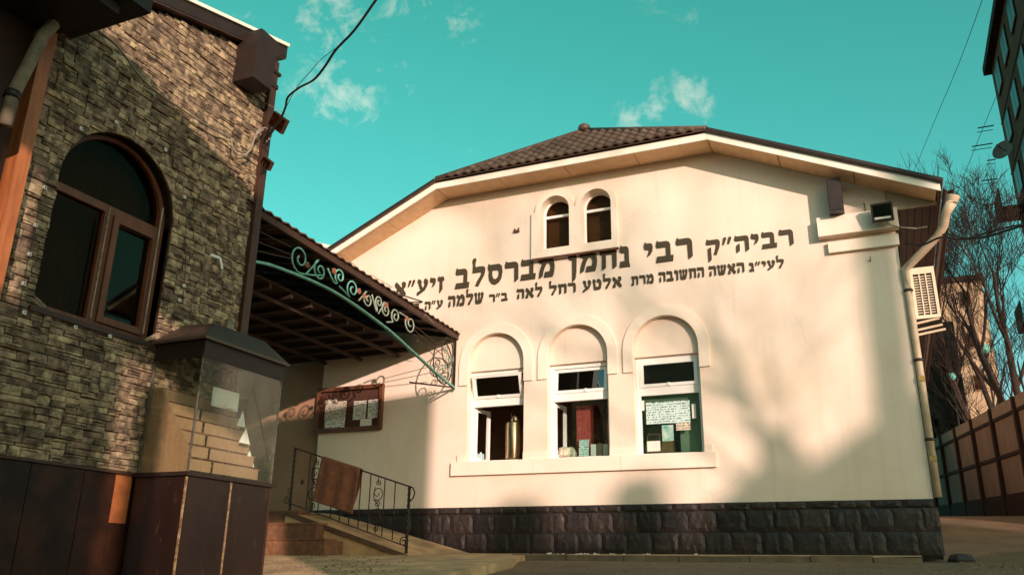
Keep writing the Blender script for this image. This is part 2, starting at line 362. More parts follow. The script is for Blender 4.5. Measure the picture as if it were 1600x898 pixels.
# near end goes on below the frame
y0 = edge[0][1]; k = len(mb.v)
for i in range(row+1): x = mb.v[i].x; mb.v.append(Vector((x, 4.0, G(4.0)+.004)))
for i in range(row): mb.f.append((k+i, k+i+1, i+1, i))
mb.build('forecourt', conc, None, False, 'pale worn concrete forecourt with a cracked edge before the steps', None, None, 'structure')
# pavement strip with kerb stones along the black plinth
pv = MB(); px0, px1 = -5.3, .28
seg = rng(px0, px1, 30)
for a, b in zip(seg, seg[1:]):
    j = .012*mnoise.noise(Vector((a*2, 0, 0))); j2 = .012*mnoise.noise(Vector((b*2, 0, 0)))
    pv.add([(a, 12.27, G(12.27)-.012+j), (b, 12.27, G(12.27)-.012+j2), (b, 12.97, G(12.97)), (a, 12.97, G(12.97))], [(0,1,2,3)])
pav = pv.build('pavement', conc, None, False, 'narrow concrete pavement running along the foot of the plinth', None, None, 'structure')
x = px0; i = 0
while x < px1-.1:
    wk = min(random.uniform(.75, 1.0), px1-x); dy = random.uniform(-.015, .015); dz = random.uniform(-.02, .005)
    MB().box(x+.006, x+wk-.006, 12.13+dy, 12.266, -.30, G(12.2)+dz-.004).build('kerb_stone', kerbm, pav); x += wk
# grit heaps where the road meets the corner
def heap(name, c, rx, ry, h, m, label, kind='stuff'):
    mb = MB(); n, k = 22, 7
    for i in range(k+1):
        for j in range(n):
            a = 2*PI*j/n; t = 1-i/k; rr = t*(1+.22*mnoise.noise(Vector((math.cos(a)*1.5, math.sin(a)*1.5, c[0]))))
            x, y = c[0]+rx*rr*math.cos(a), c[1]+ry*rr*math.sin(a)
            mb.v.append(Vector((x, y, road_z(x, y)-.02+h*(1-t*t)+.02*h*mnoise.noise(Vector((x*5, y*5, 0))))))
    for i in range(k):
        for j in range(n): mb.f.append((i*n+j, i*n+(j+1) % n, (i+1)*n+(j+1) % n, (i+1)*n+j))
    return mb.build(name, m, None, True, label, 'rubble' if kind != 'structure' else None, None, kind)
heap('earth_mound', (2.2, 13.5), 1.35, 1.0, .17, asph, 'low swell of trodden asphalt and earth past the corner', 'structure')
gr = MB()
for i in range(90):
    p = atG(random.uniform(1500, 1610), random.gauss(879, 4), -.08); s_ = random.uniform(.006, .02)
    gr.box(p.x-s_, p.x+s_, p.y-s_, p.y+s_, road_z(p.x, p.y)-.005, road_z(p.x, p.y)+s_)
gr.build('gravel', kerbm, None, False, 'pale gravel scattered on the road at the right edge', 'gravel', None, 'stuff')
gr = MB()
for i in range(900):
    px_ = random.uniform(420, 1600); p = atG(px_, random.uniform(868, 899)); s_ = random.uniform(.003, .011)*(1.6 if random.random() < .06 else 1)
    if p.y > 12.1: continue
    fz_ = (G(p.y)+.006) if px_ < 640 else road_z(p.x, p.y)
    gr.box(p.x-s_, p.x+s_, p.y-s_, p.y+s_, fz_-.004, fz_+s_)
gr.build('gravel', mat('grit', (.34,.25,.16), (.12,.085,.055), 30, .9), None, False, 'loose grit scattered over the forecourt and road', 'gravel', None, 'stuff')
gr = MB()
for i in range(24):
    p = Vector((random.gauss(-3.9, .7), random.uniform(12.5, 12.92), 0)); s_ = random.uniform(.005, .019)
    z = G(p.y); gr.box(p.x-s_, p.x+s_, p.y-s_, p.y+s_*.7, z-.003, z+s_*random.uniform(.4, 1.2))
gr.build('fallen_leaves', whitep, None, False, 'pale scraps and dry leaves blown against the black plinth', 'litter', None, 'stuff')
st = MB()
st.lathe((.74, 12.86, road_z(.74, 12.86)-.02), [(.16,0),(.17,.05),(.13,.11),(.06,.13)], 7)
st.build('loose_stone', blackst, None, False, 'dark loose stone lying at the corner of the plinth', 'stone')

# ------------------------------------------------------------------ the white building
YF = 13.0; XL, XR = -9.65, .53; XC = -4.58
B = empty('white_building', (-4.56, 13.0, 0), 'cream stucco building with half-hipped brown roof, arched windows and black stone plinth', 'building')
zs_ = 6.45                                    # centre soffit
XA, XB = -7.03, -2.13                         # ends of the level middle eave (on the wall)
SL = .46
def zside(x): return zs_-SL*max(0, x-XB, XA-x)
wc = [(-6.03), (-4.535), (-3.04)]; WR = .535; WZ0 = 1.46; WSP = 3.165; WT = 3.06
uc = [(-4.915), (-4.145)]; UR = .275; UZ0 = 5.135; USP = 5.865
outer = [(XL, 0), (XR, 0), (XR, zside(XR)+.06), (XB, zs_+.06), (XA, zs_+.06), (XL, zside(XL)+.06)]
holes = [arch(c, WSP, WR, WZ0) for c in wc]+[arch(c, USP, UR, UZ0) for c in uc]
wall = MB().plate([outer]+holes, (0, YF, 0), XU, ZU, .32).build('wall', stucco, B)
MB().box(XR-.32, XR-.003, YF+.33, 27, 0, 5.2).build('side_wall', stucco, B)
MB().box(XL+.003, XL+.3, YF+.33, 27, 0, 5.2).build('side_wall', stucco, B)
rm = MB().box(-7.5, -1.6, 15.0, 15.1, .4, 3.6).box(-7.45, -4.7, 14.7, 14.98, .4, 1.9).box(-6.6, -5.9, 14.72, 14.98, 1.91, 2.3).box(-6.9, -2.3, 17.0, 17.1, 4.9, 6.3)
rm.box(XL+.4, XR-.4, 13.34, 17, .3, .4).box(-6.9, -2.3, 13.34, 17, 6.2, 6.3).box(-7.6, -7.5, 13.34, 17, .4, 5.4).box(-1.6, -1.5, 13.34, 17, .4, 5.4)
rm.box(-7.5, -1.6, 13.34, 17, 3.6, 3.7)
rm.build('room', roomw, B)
# plinth of split black blocks
pl = MB().box(XL, XR+.02, YF-.028, YF-.002, -.05, .725).build('plinth', plintht, B)
def block_mesh(seed):
    rnd = random.Random(seed); mb = MB(); nx, nz = 7, 4
    for j in range(nz+1):
        for i in range(nx+1):
            u, v = i/nx, j/nz; e = (i in (0, nx)) or (j in (0, nz))
            d = 0.006*rnd.random() if e else .014+.016*(mnoise.noise(Vector((i*.9, j*.9, seed*3.1)))+.5)+rnd.uniform(0, .006)
            mb.v.append(Vector((u-.5+(0 if e else rnd.uniform(-.05, .05)), -d-.012, v-.5+(0 if e else rnd.uniform(-.06, .06)))))
    n = nx+1
    for j in range(nz):
        for i in range(nx):
            a = j*n+i
            if rnd.random() < .5: mb.f += [(a, a+1, a+n+1), (a, a+n+1, a+n)]
            else: mb.f += [(a, a+1, a+n), (a+1, a+n+1, a+n)]
    k = len(mb.v); mb.v += [Vector((x, .02, z)) for x, z in ((-.5,-.5),(.5,-.5),(.5,.5),(-.5,.5))]
    mb.f += [tuple([k, k+1]+[i for i in range(nx, -1, -1)]), tuple([k+2, k+3]+[nz*n+i for i in range(nx+1)]),
             tuple([k+3, k]+[j*n for j in range(nz+1)]), tuple([k+1, k+2]+[j*n+nx for j in range(nz, -1, -1)])]
    return mb.mesh('plinth_block', blackst)
bm_ = [block_mesh(40+i) for i in range(7)]
pw = wloc(pl)
for z0, z1, off in ((0, .306, 0), (.312, .612, .17), (.618, .728, .06)):
    x = XL-off
    while x < XR+.02:
        wd = random.uniform(.36, .43); a, b = max(x, XL), min(x+wd, XR+.045)
        if b-a > .09:
            o = bpy.data.objects.new('plinth_block', random.choice(bm_)); link(o, pl)
            o.location = Vector(((a+b)/2, YF-.028, (z0+z1)/2))-pw; o.scale = (b-a-.008, random.uniform(.55, .95), z1-z0); o.rotation_euler = (0, random.choice((0, PI)), 0)
        x += wd
# roof
YE = 12.48; XE = 1.17; FH = .125
Bw = Vector(B.location)
def zb(x): return zs_-SL*max(0, x+2.07, -7.09-x)      # fascia foot
# fascia boards
def slab_between(p, q, h, y0, y1):
    (xa, za), (xb, zb_) = p, q
    return MB().add([(xa, y0, za), (xb, y0, zb_), (xb, y1, zb_), (xa, y1, za), (xa, y0, za+h), (xb, y0, zb_+h), (xb, y1, zb_+h), (xa, y1, za+h)],
                    [(0,3,2,1),(4,5,6,7),(0,1,5,4),(1,2,6,5),(2,3,7,6),(3,0,4,7)])
xl_e = 2*XC-XE
slab_between((-7.09, zs_), (-2.07, zs_), FH, YE, YE+.03).build('fascia', fascw, B)
slab_between((-2.066, zs_), (XE, zb(XE)), FH, YE, YE+.03).build('fascia', fascw, B)
slab_between((xl_e, zb(xl_e)), (-7.094, zs_), FH, YE, YE+.03).build('fascia', fascw, B)
# soffit boards, in lengths with open seams
def soffit(xa, xb, n):
    for i in range(n):
        a, b = xa+(xb-xa)*i/n+.006, xa+(xb-xa)*(i+1)/n-.006
        slab_between((a, zb(a)+.012), (b, zb(b)+.012), .02, YE+.032, YF+.015).build('soffit_board', soff, B)
soffit(-7.09, -2.07, 4); soffit(-2.07, XE-.05, 3); soffit(xl_e+.05, -7.09, 3)
# roof planes
rz = FH+.005
def roof_slab(pts, t, m, name):
    pts = [Vector(p) for p in pts]; n = (pts[1]-pts[0]).cross(pts[2]-pts[0]).normalized()
    if n.z < 0: n = -n
    k = len(pts); vs = pts+[p+n*t for p in pts]
    fs = [tuple(range(k))[::-1], tuple(range(k, 2*k))]+[(i, (i+1) % k, k+(i+1) % k, k+i) for i in range(k)]
    return MB().add(vs, fs).build(name, m, B)
ZR = zs_+rz+SL*2.51; YRg = 13.72; yf = YE-.05
rr_ = roof_slab([(XE+.03, yf, zb(XE+.03)+rz), (XE+.03, 27, zb(XE+.03)+rz), (XC, 27, ZR), (XC, YRg, ZR), (-2.07, yf, zs_+rz)], .06, tilem, 'roof_slope')
rl_ = roof_slab([(xl_e-.03, yf, zb(xl_e-.03)+rz), (-7.09, yf, zs_+rz), (XC, YRg, ZR), (XC, 27, ZR), (xl_e-.03, 27, zb(xl_e-.03)+rz)], .06, tilem, 'roof_slope')
hp = roof_slab([(-2.07, yf, zs_+rz), (XC, YRg, ZR), (-7.09, yf, zs_+rz)], .02, tilem, 'roof_hip')
# tiles on the hip: each a curved pan, courses lapping
hs = Vector((0, YRg-yf, ZR-zs_-rz)); hl = hs.length; hu = hs.normalized(); hn = Vector((0, -hu.z, hu.y))
def tile_mesh():
    mb = MB(); n = 8
    for j, (v, lift) in enumerate(((-.02, .030), (1.12, .004))):
        for i in range(n+1):
            u = i/n; mb.v.append(Vector((u-.5, v, lift+.022*math.sin(2*PI*(u-.25))+.022)))
    for i in range(n+1): mb.v.append(Vector((i/n-.5, -.02, .022*math.sin(2*PI*(i/n-.25))+.022-.004)))
    for i in range(n): mb.f.append((i, i+1, n+1+i+1, n+1+i)); mb.f.append((2*(n+1)+i, 2*(n+1)+i+1, i+1, i))
    return mb.mesh('roof_tile', tilem, False)
tm = tile_mesh(); rows = 7; tw = 5.02/28
hw = wloc(hp)
for j in range(rows):
    t0 = j/rows; half = 2.51*(1-t0-.5/rows)
    nn = int(2*half/tw)
    for i in range(nn):
        x = XC+(i-(nn-1)/2)*tw
        o = bpy.data.objects.new('roof_tile', tm); link(o, hp)
        base = Vector((x, yf, zs_+rz))+hs*t0+hn*.022
        M = Matrix((XU, hu, hn)).transposed().to_4x4()
        o.location = base-hw; o.rotation_euler = M.to_euler(); o.scale = (tw, hl/rows, 1.0)
def cap(p, q, r=.055):
    MB().tube([Vector(p), Vector(q)], r, 8).build('ridge_cap', tilem, B, True)
cap((-2.07, yf+.02, zs_+rz+.05), (XC, YRg, ZR+.05)); cap((-7.09, yf+.02, zs_+rz+.05), (XC, YRg, ZR+.05)); cap((XC, YRg, ZR+.06), (XC, 27, ZR+.06), .08)
MB().lathe((XC, YRg-.02, ZR+.02), [(.10,0),(.125,.05),(.11,.11),(.06,.15)], 12).build('ridge_cap', tilem, B, True)
# wavy dark sheet edge over the rakes
for (xa, za), (xb, zb2) in (((-2.05, zs_), (XE+.03, zb(XE+.03))), ((xl_e-.03, zb(xl_e-.03)), (-7.11, zs_))):
    slab_between((xa, za+FH+.012), (xb, zb2+FH+.012), .055, yf-.012, yf+.05).build('rake_trim', darkm, B)
# side eave: brown soffit boards running back, boxed front piece, brown outer board
for k_ in range(6):
    MB().box(XR+.004+k_*.105, XR+.10+k_*.105, YF+.012, 27, 4.985, 5.0).build('eave_board', brownm, B)
MB().box(XE-.028, XE+.004, YE+.035, 27, 4.96, zb(XE)+.05).build('eave_board', brownm, B)
MB().plate([[(.45, 5.003), (1.135, 5.003), (1.135, zb(1.135)+.002), (.45, zb(.45)+.0)]], (0, YF-.02, 0), XU, ZU, .03).build('eave_end', creamm, B)
MB().box(.44, 1.135, YF-.045, YF-.022, 4.955, 5.002).build('eave_moulding', creamm, B)
# projecting corner block under the eave
MB().box(-.55, .585, YF-.16, YF-.001, 4.645, 4.955).build('cornice_block', trimw, B)
MB().box(-.43, .56, YF-.075, YF-.001, 4.395, 4.57).build('cornice_block', trimw, B)
# window surrounds
for i, c in enumerate(wc):
    oR = .70
    ring = [(c-oR, 2.80), (c-WR, 2.80)]+[(c+WR*math.cos(PI-PI*k_/22), WSP+WR*math.sin(PI-PI*k_/22)) for k_ in range(23)]+[(c+WR, 2.80), (c+oR, 2.80)]+[(c+oR*math.cos(PI*k_/22), WSP+oR*math.sin(PI*k_/22)) for k_ in range(23)]
    MB().plate([ring], (0, YF-.03, 0), XU, ZU, .029).build('archivolt', trimw, B)
    ty = [(c-WR+.002, WT), (c+WR-.002, WT)]+[(c+(WR-.002)*math.cos(PI*k_/22), WSP+(WR-.002)*math.sin(PI*k_/22)) for k_ in range(23)]
    MB().plate([ty], (0, YF+.09, 0), XU, ZU, .12).build('tympanum', stucco, B)
sx0, sx1 = -6.81, -2.33
for a, b in ((sx0, -5.30), (-5.296, -3.82), (-3.816, sx1)):
    MB().box(a, b, YF-.06, YF-.001, 1.25, 1.475).build('window_sill', trimw, B)
for a, b in ((sx0+.10, wc[0]-WR-.003), (wc[0]+WR+.003, wc[1]-WR-.003), (wc[1]+WR+.003, wc[2]-WR-.003), (wc[2]+WR+.003, sx1-.05)):
    MB().box(a, b, YF-.03, YF-.001, 1.478, 1.60).build('sill_course', trimw, B)
# paired upper windows in a raised surround
up_out = [(-5.36, 4.965), (-3.77, 4.965), (-3.77, USP)]
for c in reversed(uc): up_out += [(c+.375*math.cos(PI*k_/16), USP+.375*math.sin(PI*k_/16)) for k_ in range(0, 17)]
up_out += [(-5.36, USP)]
up_out = [p for i, p in enumerate(up_out) if i == 0 or (abs(p[0]-up_out[i-1][0])+abs(p[1]-up_out[i-1][1])) > 1e-4]
MB().plate([up_out]+[arch(c, USP, UR, UZ0, 16) for c in uc], (0, YF-.05, 0), XU, ZU, .049).build('window_surround', trimw, B)
MB().box(-5.33, -3.74, YF-.10, YF-.051, 4.93, 4.963).build('sill_moulding', brownw, B)
for c in uc:
    wo_ = empty('window', (c, YF+.16, UZ0), None, None); wo_.parent = B; wo_.location = Vector((c, YF+.16, UZ0))-Bw
    r = UR-.035
    MB().plate([arch(c, USP, UR-.002, UZ0+.002, 18), arch(c, USP-.0, r, UZ0+.04, 18)], (0, YF+.15, 0), XU, ZU, .05).build('frame', pvc, wo_)
    MB().box(c-r, c+r, YF+.145, YF+.19, USP-.075, USP-.03).build('transom', pvc, wo_)
    MB().plate([arch(c, USP, r, UZ0+.04, 18)], (0, YF+.175, 0), XU, ZU, .006).build('pane', gl_dark, wo_)
    MB().box(c-r, c+r, YF+.26, YF+.27, UZ0+.02, USP+.3).build('blind', mat('blind_cloth', (.24,.21,.14), (.17,.15,.10), 9, .9), wo_)
# lower windows: white frames, vent sash above, fixed or open light below
def framebox(x0, x1, z0, z1, y0, y1, t, mbp=None):
    mb = mbp or MB(); return mb.plate([rect(x0, x1, z0, z1), rect(x0+t, x1-t, z0+t, z1-t)], (0, y0, 0), XU, ZU, y1-y0)
ZT0, ZT1 = 2.435, 2.565                    # transom
for i, c in enumerate(wc):
    W = empty('window', (c, YF+.16, WZ0), None, None); W.parent = B; W.location = Vector((c, YF+.16, WZ0))-Bw
    x0, x1 = c-WR+.004, c+WR-.004; y0 = YF+.15
    fr = MB().plate([rect(x0, x1, WZ0+.003, WT-.003), rect(x0+.06, x1-.06, WZ0+.05, ZT0), rect(x0+.06, x1-.06, ZT1, WT-.07)], (0, y0, 0), XU, ZU, .07)
    fr.build('frame', pvc, W)
    # vent sash, hinged at the foot and tipped inward by a little
    tilt = (.20, .10, 0)[i]
    sa, sb, s0, s1 = x0+.064, x1-.064, ZT1+.004, WT-.074
    ca, sn = math.cos(tilt), math.sin(tilt)
    U_ = XU; V_ = Vector((0, -sn, ca)) if i == 0 else Vector((0, sn, ca))
    O_ = Vector((sa, y0-.012, s0))
    if i == 0: O_ = Vector((sa, y0-.012+sn*.0, s0)); V_ = Vector((0, -.30, .954)).normalized()
    hgt = s1-s0
    MB().plate([rect(0, sb-sa, 0, hgt), rect(.055, sb-sa-.055, .05, hgt-.05)], O_, U_, V_, .045).build('sash', pvc, W)
    MB().plate([rect(.055, sb-sa-.055, .05, hgt-.05)], O_+Vector((0, .02, 0)), U_, V_, .005).build('pane', gl_win, W)
    MB().box(c-.02+.1*(i == 1), c+.02+.1*(i == 1), y0-.03, y0-.014, ZT1+.01, ZT1+.06).build('latch', pvc, W)
    if i == 2:
        MB().box(x0+.062, x1-.062, y0+.03, y0+.036, WZ0+.052, ZT0-.002).build('pane', glass('reflecting_glass', (.80,.90,.84), .16), W); MB().box(x0+.07, x1-.07, y0+.14, y0+.145, ZT0-.42, ZT0+.02).build('blind', mat('green_blind', (.40,.46,.36), (.34,.40,.31), 4, .9), W); MB().box(x1-.42, x1-.07, y0+.146, y0+.15, WZ0+.08, ZT0+.02).build('blind', MATS['green_blind'], W)  # pale green sheets behind this glass stand in for its reflection
    elif i == 1:
        MB().box(x0+.33, x1-.062, y0+.03, y0+.036, WZ0+.052, ZT0-.002).build('pane', gl_win, W)
    if i < 2:   # opened casement swung into the room
        mb = MB().plate([rect(0, .42, WZ0+.055, ZT0-.004), rect(.06, .36, WZ0+.115, ZT0-.064)], (x0+.07, y0+.06, 0), Vector((.22 if i == 0 else .10, .975, 0)).normalized(), ZU, .045)
        mb.build('casement', pvc, W)
# downpipe from the eave gutter to the corner and down
dp = [atY(1487, 316, 12.45), atY(1478, 333, 12.52), atY(1475, 352, 12.62), atY(1466, 368, 12.72), atY(1440, 395, 12.86), atY(1414, 421, 12.98), Vector((.585, 12.99, 3.72)), Vector((.588, 12.985, 2.4)), Vector((.588, 12.985, .75))]
MB().tube(dp, [.075,.062,.060,.060,.060,.060,.055,.052,.052], 10).build('downpipe', creamm, B, True)
f0 = atY(1487, 316, 12.45); MB().tube([f0, f0+Vector((.03, -.01, .09))], [.075, .092], 12, False).build('downpipe_funnel', creamm, B, True)
for z in (3.66, 2.62, 1.5): MB().lathe((.588, 12.985, z), [(.06,0),(.066,.012),(.066,.03),(.06,.042)], 10).build('pipe_clamp', brownm, B)
for z in (2.33, 1.22): MB().box(.555, .64, 12.925, 12.955, z, z+.075).build('pipe_sticker', mat('yellow_sticker', (.62,.42,.10), (.2,.12,.05), 70, .5), B)
gt = MB(); n = 8
for y in (12.46, 27):
    for k_ in range(n+1):
        a = PI+PI*k_/n; gt.v.append(Vector((XE+.11+.075*math.cos(a), y, zb(XE)+.05+.075*math.sin(a))))
for k_ in range(n): gt.f.append((k_, k_+1, n+1+k_+1, n+1+k_))
gt.build('gutter', brownm, B, True)
# ------------------------------------------------------------------ Hebrew lettering, each letter cut as its own plate
_horn = [(.06,1.03),(.10,1.08),(.14,1.0)]
GL = {
 'r': (.80, [[(0,.82),(.06,1.03),(.10,1.08),(.15,1.0),(.62,1.0),(.74,.94),(.80,.82),(.80,.12),(.70,.04),(.585,-.02),(.57,.70),(.06,.70)]]),
 'b': (.88, [[(.02,.82),(.07,1.03),(.11,1.08),(.16,1.0),(.56,1.0),(.68,.95),(.74,.84),(.74,.29),(.88,.29),(.84,0),(0,0),(.07,.29),(.52,.29),(.52,.70),(.08,.70)]]),
 'y': (.46, [[(0,.84),(.05,1.03),(.09,1.08),(.13,1.0),(.34,1.0),(.43,.94),(.46,.80),(.42,.60),(.32,.44),(.15,.34),(.25,.58),(.25,.68),(.06,.70)]]),
 'h': (.84, [[(0,.82),(.06,1.03),(.10,1.08),(.15,1.0),(.68,1.0),(.80,.94),(.84,.82),(.83,.12),(.74,.05),(.62,-.02),(.61,.70),(.06,.70)],
             [(.10,.44),(.29,.56),(.29,.10),(.19,.02),(.09,-.03),(.07,.18)]]),
 'q': (.84, [[(0,.82),(.06,1.03),(.10,1.08),(.15,1.0),(.68,1.0),(.80,.94),(.84,.80),(.80,.52),(.60,.02),(.44,.05),(.56,.42),(.60,.70),(.06,.70)],
             [(.09,.46),(.29,.54),(.29,-.22),(.20,-.34),(.10,-.40)]]),
 'n': (.54, [[(.02,.84),(.07,1.03),(.11,1.08),(.15,1.0),(.36,1.0),(.46,.94),(.49,.80),(.49,.29),(.54,0),(0,0),(.05,.29),(.28,.29),(.28,.68),(.08,.70)]]),
 'x': (.88, [[(0,.86),(.05,1.04),(.09,1.08),(.13,1.0),(.80,1.0),(.86,.94),(.88,.84),(.87,.12),(.78,.05),(.66,-.02),(.65,.70),(.33,.70),(.32,.10),(.22,.03),(.11,-.03),(.13,.70),(.04,.74)]]),
 'm': (.94, [[(.02,.86),(.06,1.04),(.10,1.07),(.15,.98),(.32,.95),(.38,.86),(.50,1.02),(.62,1.05),(.78,.98),(.90,.80),(.94,.52),(.90,.20),(.82,0),(.33,0),(.40,.28),(.66,.28),(.71,.48),(.68,.62),(.58,.72),(.47,.66),(.36,.48),(.29,.26),(.26,.10),(.16,.02),(.05,-.03),(.07,.26),(.16,.52),(.24,.66),(.14,.72),(.05,.76)]]),
 'N': (.46, [[(0,.84),(.05,1.03),(.09,1.08),(.13,1.0),(.34,1.0),(.44,.94),(.46,.80),(.44,.1),(.38,-.26),(.22,-.40),(.22,.66),(.06,.70)]]),
 's': (.90, [[(.02,.90),(.06,1.04),(.10,1.08),(.15,1.0),(.70,1.0),(.85,.90),(.90,.60),(.84,.26),(.68,.05),(.47,-.03),(.27,.04),(.12,.24),(.08,.50),(.10,.70),(.05,.74)],
             [(.30,.70),(.60,.70),(.68,.62),(.68,.46),(.60,.30),(.48,.25),(.36,.31),(.29,.48)]]),
 'l': (.82, [[(.02,1.30),(.08,1.44),(.20,1.47),(.27,1.38),(.21,1.20),(.21,1.0),(.68,1.0),(.79,.94),(.82,.80),(.76,.54),(.56,.24),(.42,0),(.24,.03),(.34,.26),(.52,.50),(.58,.62),(.57,.70),(.05,.70),(.07,1.12)]]),
 'z': (.52, [[(0,.84),(.05,1.02),(.09,1.07),(.14,1.0),(.44,1.02),(.52,.80),(.50,.72),(.37,.70),(.40,.16),(.30,.02),(.18,-.12),(.17,.70),(.05,.74)]]),
 'e': (.86, [[(.03,.86),(.07,1.04),(.12,1.05),(.30,.97),(.36,.84),(.32,.70),(.44,.38),(.56,.50),(.58,.66),(.52,.80),(.55,.98),(.63,1.05),(.80,.96),(.86,.80),(.80,.54),(.62,.22),(.36,.06),(.08,-.10),(0,-.04),(.05,.14),(.30,.24),(.17,.56),(.12,.72)]]),
 'a': (.92, [[(.02,.82),(.06,.98),(.16,1.05),(.30,.92),(.58,.60),(.62,.72),(.56,.90),(.64,1.03),(.84,.99),(.90,.82),(.86,.66),(.72,.48),(.92,.20),(.90,.06),(.74,-.04),(.62,.10),(.34,.42),(.29,.28),(.33,.12),(.24,0),(.05,-.02),(.02,.10),(.12,.34),(.24,.52),(.08,.70)]]),
 'S': (1.06, [[(0,.84),(.05,1.03),(.10,1.04),(.26,1.0),(.32,.86),(.27,.70),(.31,.30),(.45,.33),(.47,.66),(.41,.82),(.47,1.03),(.62,1.0),(.67,.84),(.61,.66),(.60,.36),(.70,.44),(.80,.68),(.74,.84),(.80,1.03),(.98,.98),(1.04,.82),(.98,.58),(.82,.12),(.70,0),(.24,0),(.14,.12),(.12,.66)]]),
 'v': (.46, [[(0,.84),(.05,1.03),(.09,1.08),(.13,1.0),(.34,1.0),(.44,.94),(.46,.80),(.45,.12),(.36,.04),(.24,-.03),(.23,.66),(.06,.70)]]),
 't': (.90, [[(.02,.84),(.06,1.03),(.11,1.05),(.28,.98),(.33,.84),(.28,.64),(.32,.32),(.48,.27),(.62,.34),(.67,.56),(.62,.70),(.46,.72),(.43,.94),(.55,1.03),(.72,1.0),(.86,.86),(.90,.52),(.82,.12),(.68,0),(.24,0),(.13,.10),(.10,.62)]]),
 'T': (.94, [[(.03,.84),(.08,1.03),(.12,1.08),(.17,1.0),(.74,1.0),(.88,.92),(.92,.80),(.91,.12),(.82,.05),(.70,-.02),(.68,.70),(.37,.70),(.37,.14),(.26,0),(0,0),(.02,.22),(.15,.25),(.15,.70),(.08,.73)]]),
 '"': (.60, [[(0,.58),(.10,.60),(.27,.98),(.22,1.06),(.10,1.04)], [(.30,.58),(.40,.60),(.57,.98),(.52,1.06),(.40,1.04)]]),
}
def base1(x): return 450.8-.1305*(x-722)
def base2(x): return 470.0-.1181*(x-789)
def word(parent, letters, pxa, pxb, hpx, base):
    a, b = atY(pxa, base(pxa), YF), atY(pxb, base(pxb), YF)
    pm = (pxa+pxb)/2; top = atY(pm, base(pm)-hpx, YF); H = top.z-(a.z+b.z)/2
    seq = letters[::-1]                       # written right to left
    gap = .13; tot = sum(GL[c][0] for c in seq)+gap*(len(seq)-1)
    sx = (b.x-a.x)/tot; x = a.x; z = (a.z+b.z)/2
    for c in seq:
        wd, loops = GL[c]
        for grp in ([loops] if c == 's' else [[lp] for lp in loops]):
            pass
        mb = MB()
        for grp in ([loops] if c == 's' else [[lp] for lp in loops]):
            mb.plate([[(x+u*sx, z+v*H) for u, v in lp] for lp in grp], (0, YF-.016, 0), XU, ZU, .0155)
        mb.build('letter', lettr, parent); x += (wd+gap)*sx
T1 = empty('hebrew_inscription', (-4.5, YF-.016, 4.6), 'upper line of large dark Hebrew letters across the cream wall', 'inscription')
for s, a, b, h in (('zye"a', 616, 694, 22), ('mbrslb', 711, 867, 31), ('nxmN', 888, 985, 32), ('rby', 1007, 1083, 32.5), ('rbyh"q', 1104.5, 1241, 25)): word(T1, s, a, b, h, base1)
T2 = empty('hebrew_inscription', (-4.5, YF-.016, 4.3), 'lower line of smaller dark Hebrew letters on the cream wall', 'inscription')
for s, a, b, h in (('b', 642, 657, 12), ('e"h', 663.5, 692, 13), ('Slmh', 700, 756, 17.5), ('b"r', 764.5, 793.5, 12.5), ('lah', 807.5, 848, 15.5), ('rxl', 858, 900, 15.5), ('alte', 911, 972, 16.5),
                   ('mrT', 987, 1022, 14.5), ('hxSvbh', 1030, 1101, 16), ('haSh', 1108.5, 1164, 16), ('ley"n', 1171.5, 1226, 14)): word(T2, s, a, b, h, base2)

# ------------------------------------------------------------------ fixtures on the wall
s = empty('column_speaker', atY(1309, 341, 12.78), 'black box loudspeaker standing on the corner block under the right eave', 'speaker')
sp = s.location
M_ = MB().box(sp.x-.105, sp.x+.105, 12.68, 12.94, 4.957, 5.50); M_.build('cabinet', blackp, s)
MB().box(sp.x-.092, sp.x+.092, 12.672, 12.679, 4.98, 5.48).build('grille', darkm, s)
MB().box(sp.x-.09, sp.x+.09, 12.94, 12.998, 5.15, 5.25).build('bracket', darkm, s)
fl = empty('floodlight', (.375, 12.70, 4.72), 'black square floodlight on the front of the cream corner block', 'floodlight')
c0 = Vector((.375, 12.66, 4.83)); Vt = Vector((0, -.28, .96)).normalized()
MB().plate([rect(-.15, .15, -.14, .14)], c0, XU, Vt, .06).build('housing', blackp, fl)
MB().plate([rect(-.15, .15, -.14, .14), rect(-.125, .125, -.115, .115)], c0-XU.cross(Vt)*-.012, XU, Vt, .011).build('bezel', darkm, fl)
MB().plate([rect(-.124, .124, -.114, .114)], c0+XU.cross(Vt)*.004, XU, Vt, .003).build('lens', glass('lens_glass', (.25,.22,.2), .12), fl)
MB().plate([rect(-.11, .11, -.10, -.07)], c0+XU.cross(Vt)*.006, XU, Vt, .001).build('reflector_strip', whitep, fl)
MB().bar((.30, 12.72, 4.80), (.30, 12.835, 4.76), .02).bar((.45, 12.72, 4.80), (.45, 12.835, 4.76), .02).build('bracket', darkm, fl)
MB().tube([(.40, 12.70, 4.70), (.48, 12.74, 4.63), (.62, 12.80, 4.60), (.80, 12.84, 4.57), (.95, 12.9, 4.60)], .011, 5).build('power_cable', cablew, None, True, 'pale cable looping from the floodlight across the brown eave', 'cable')
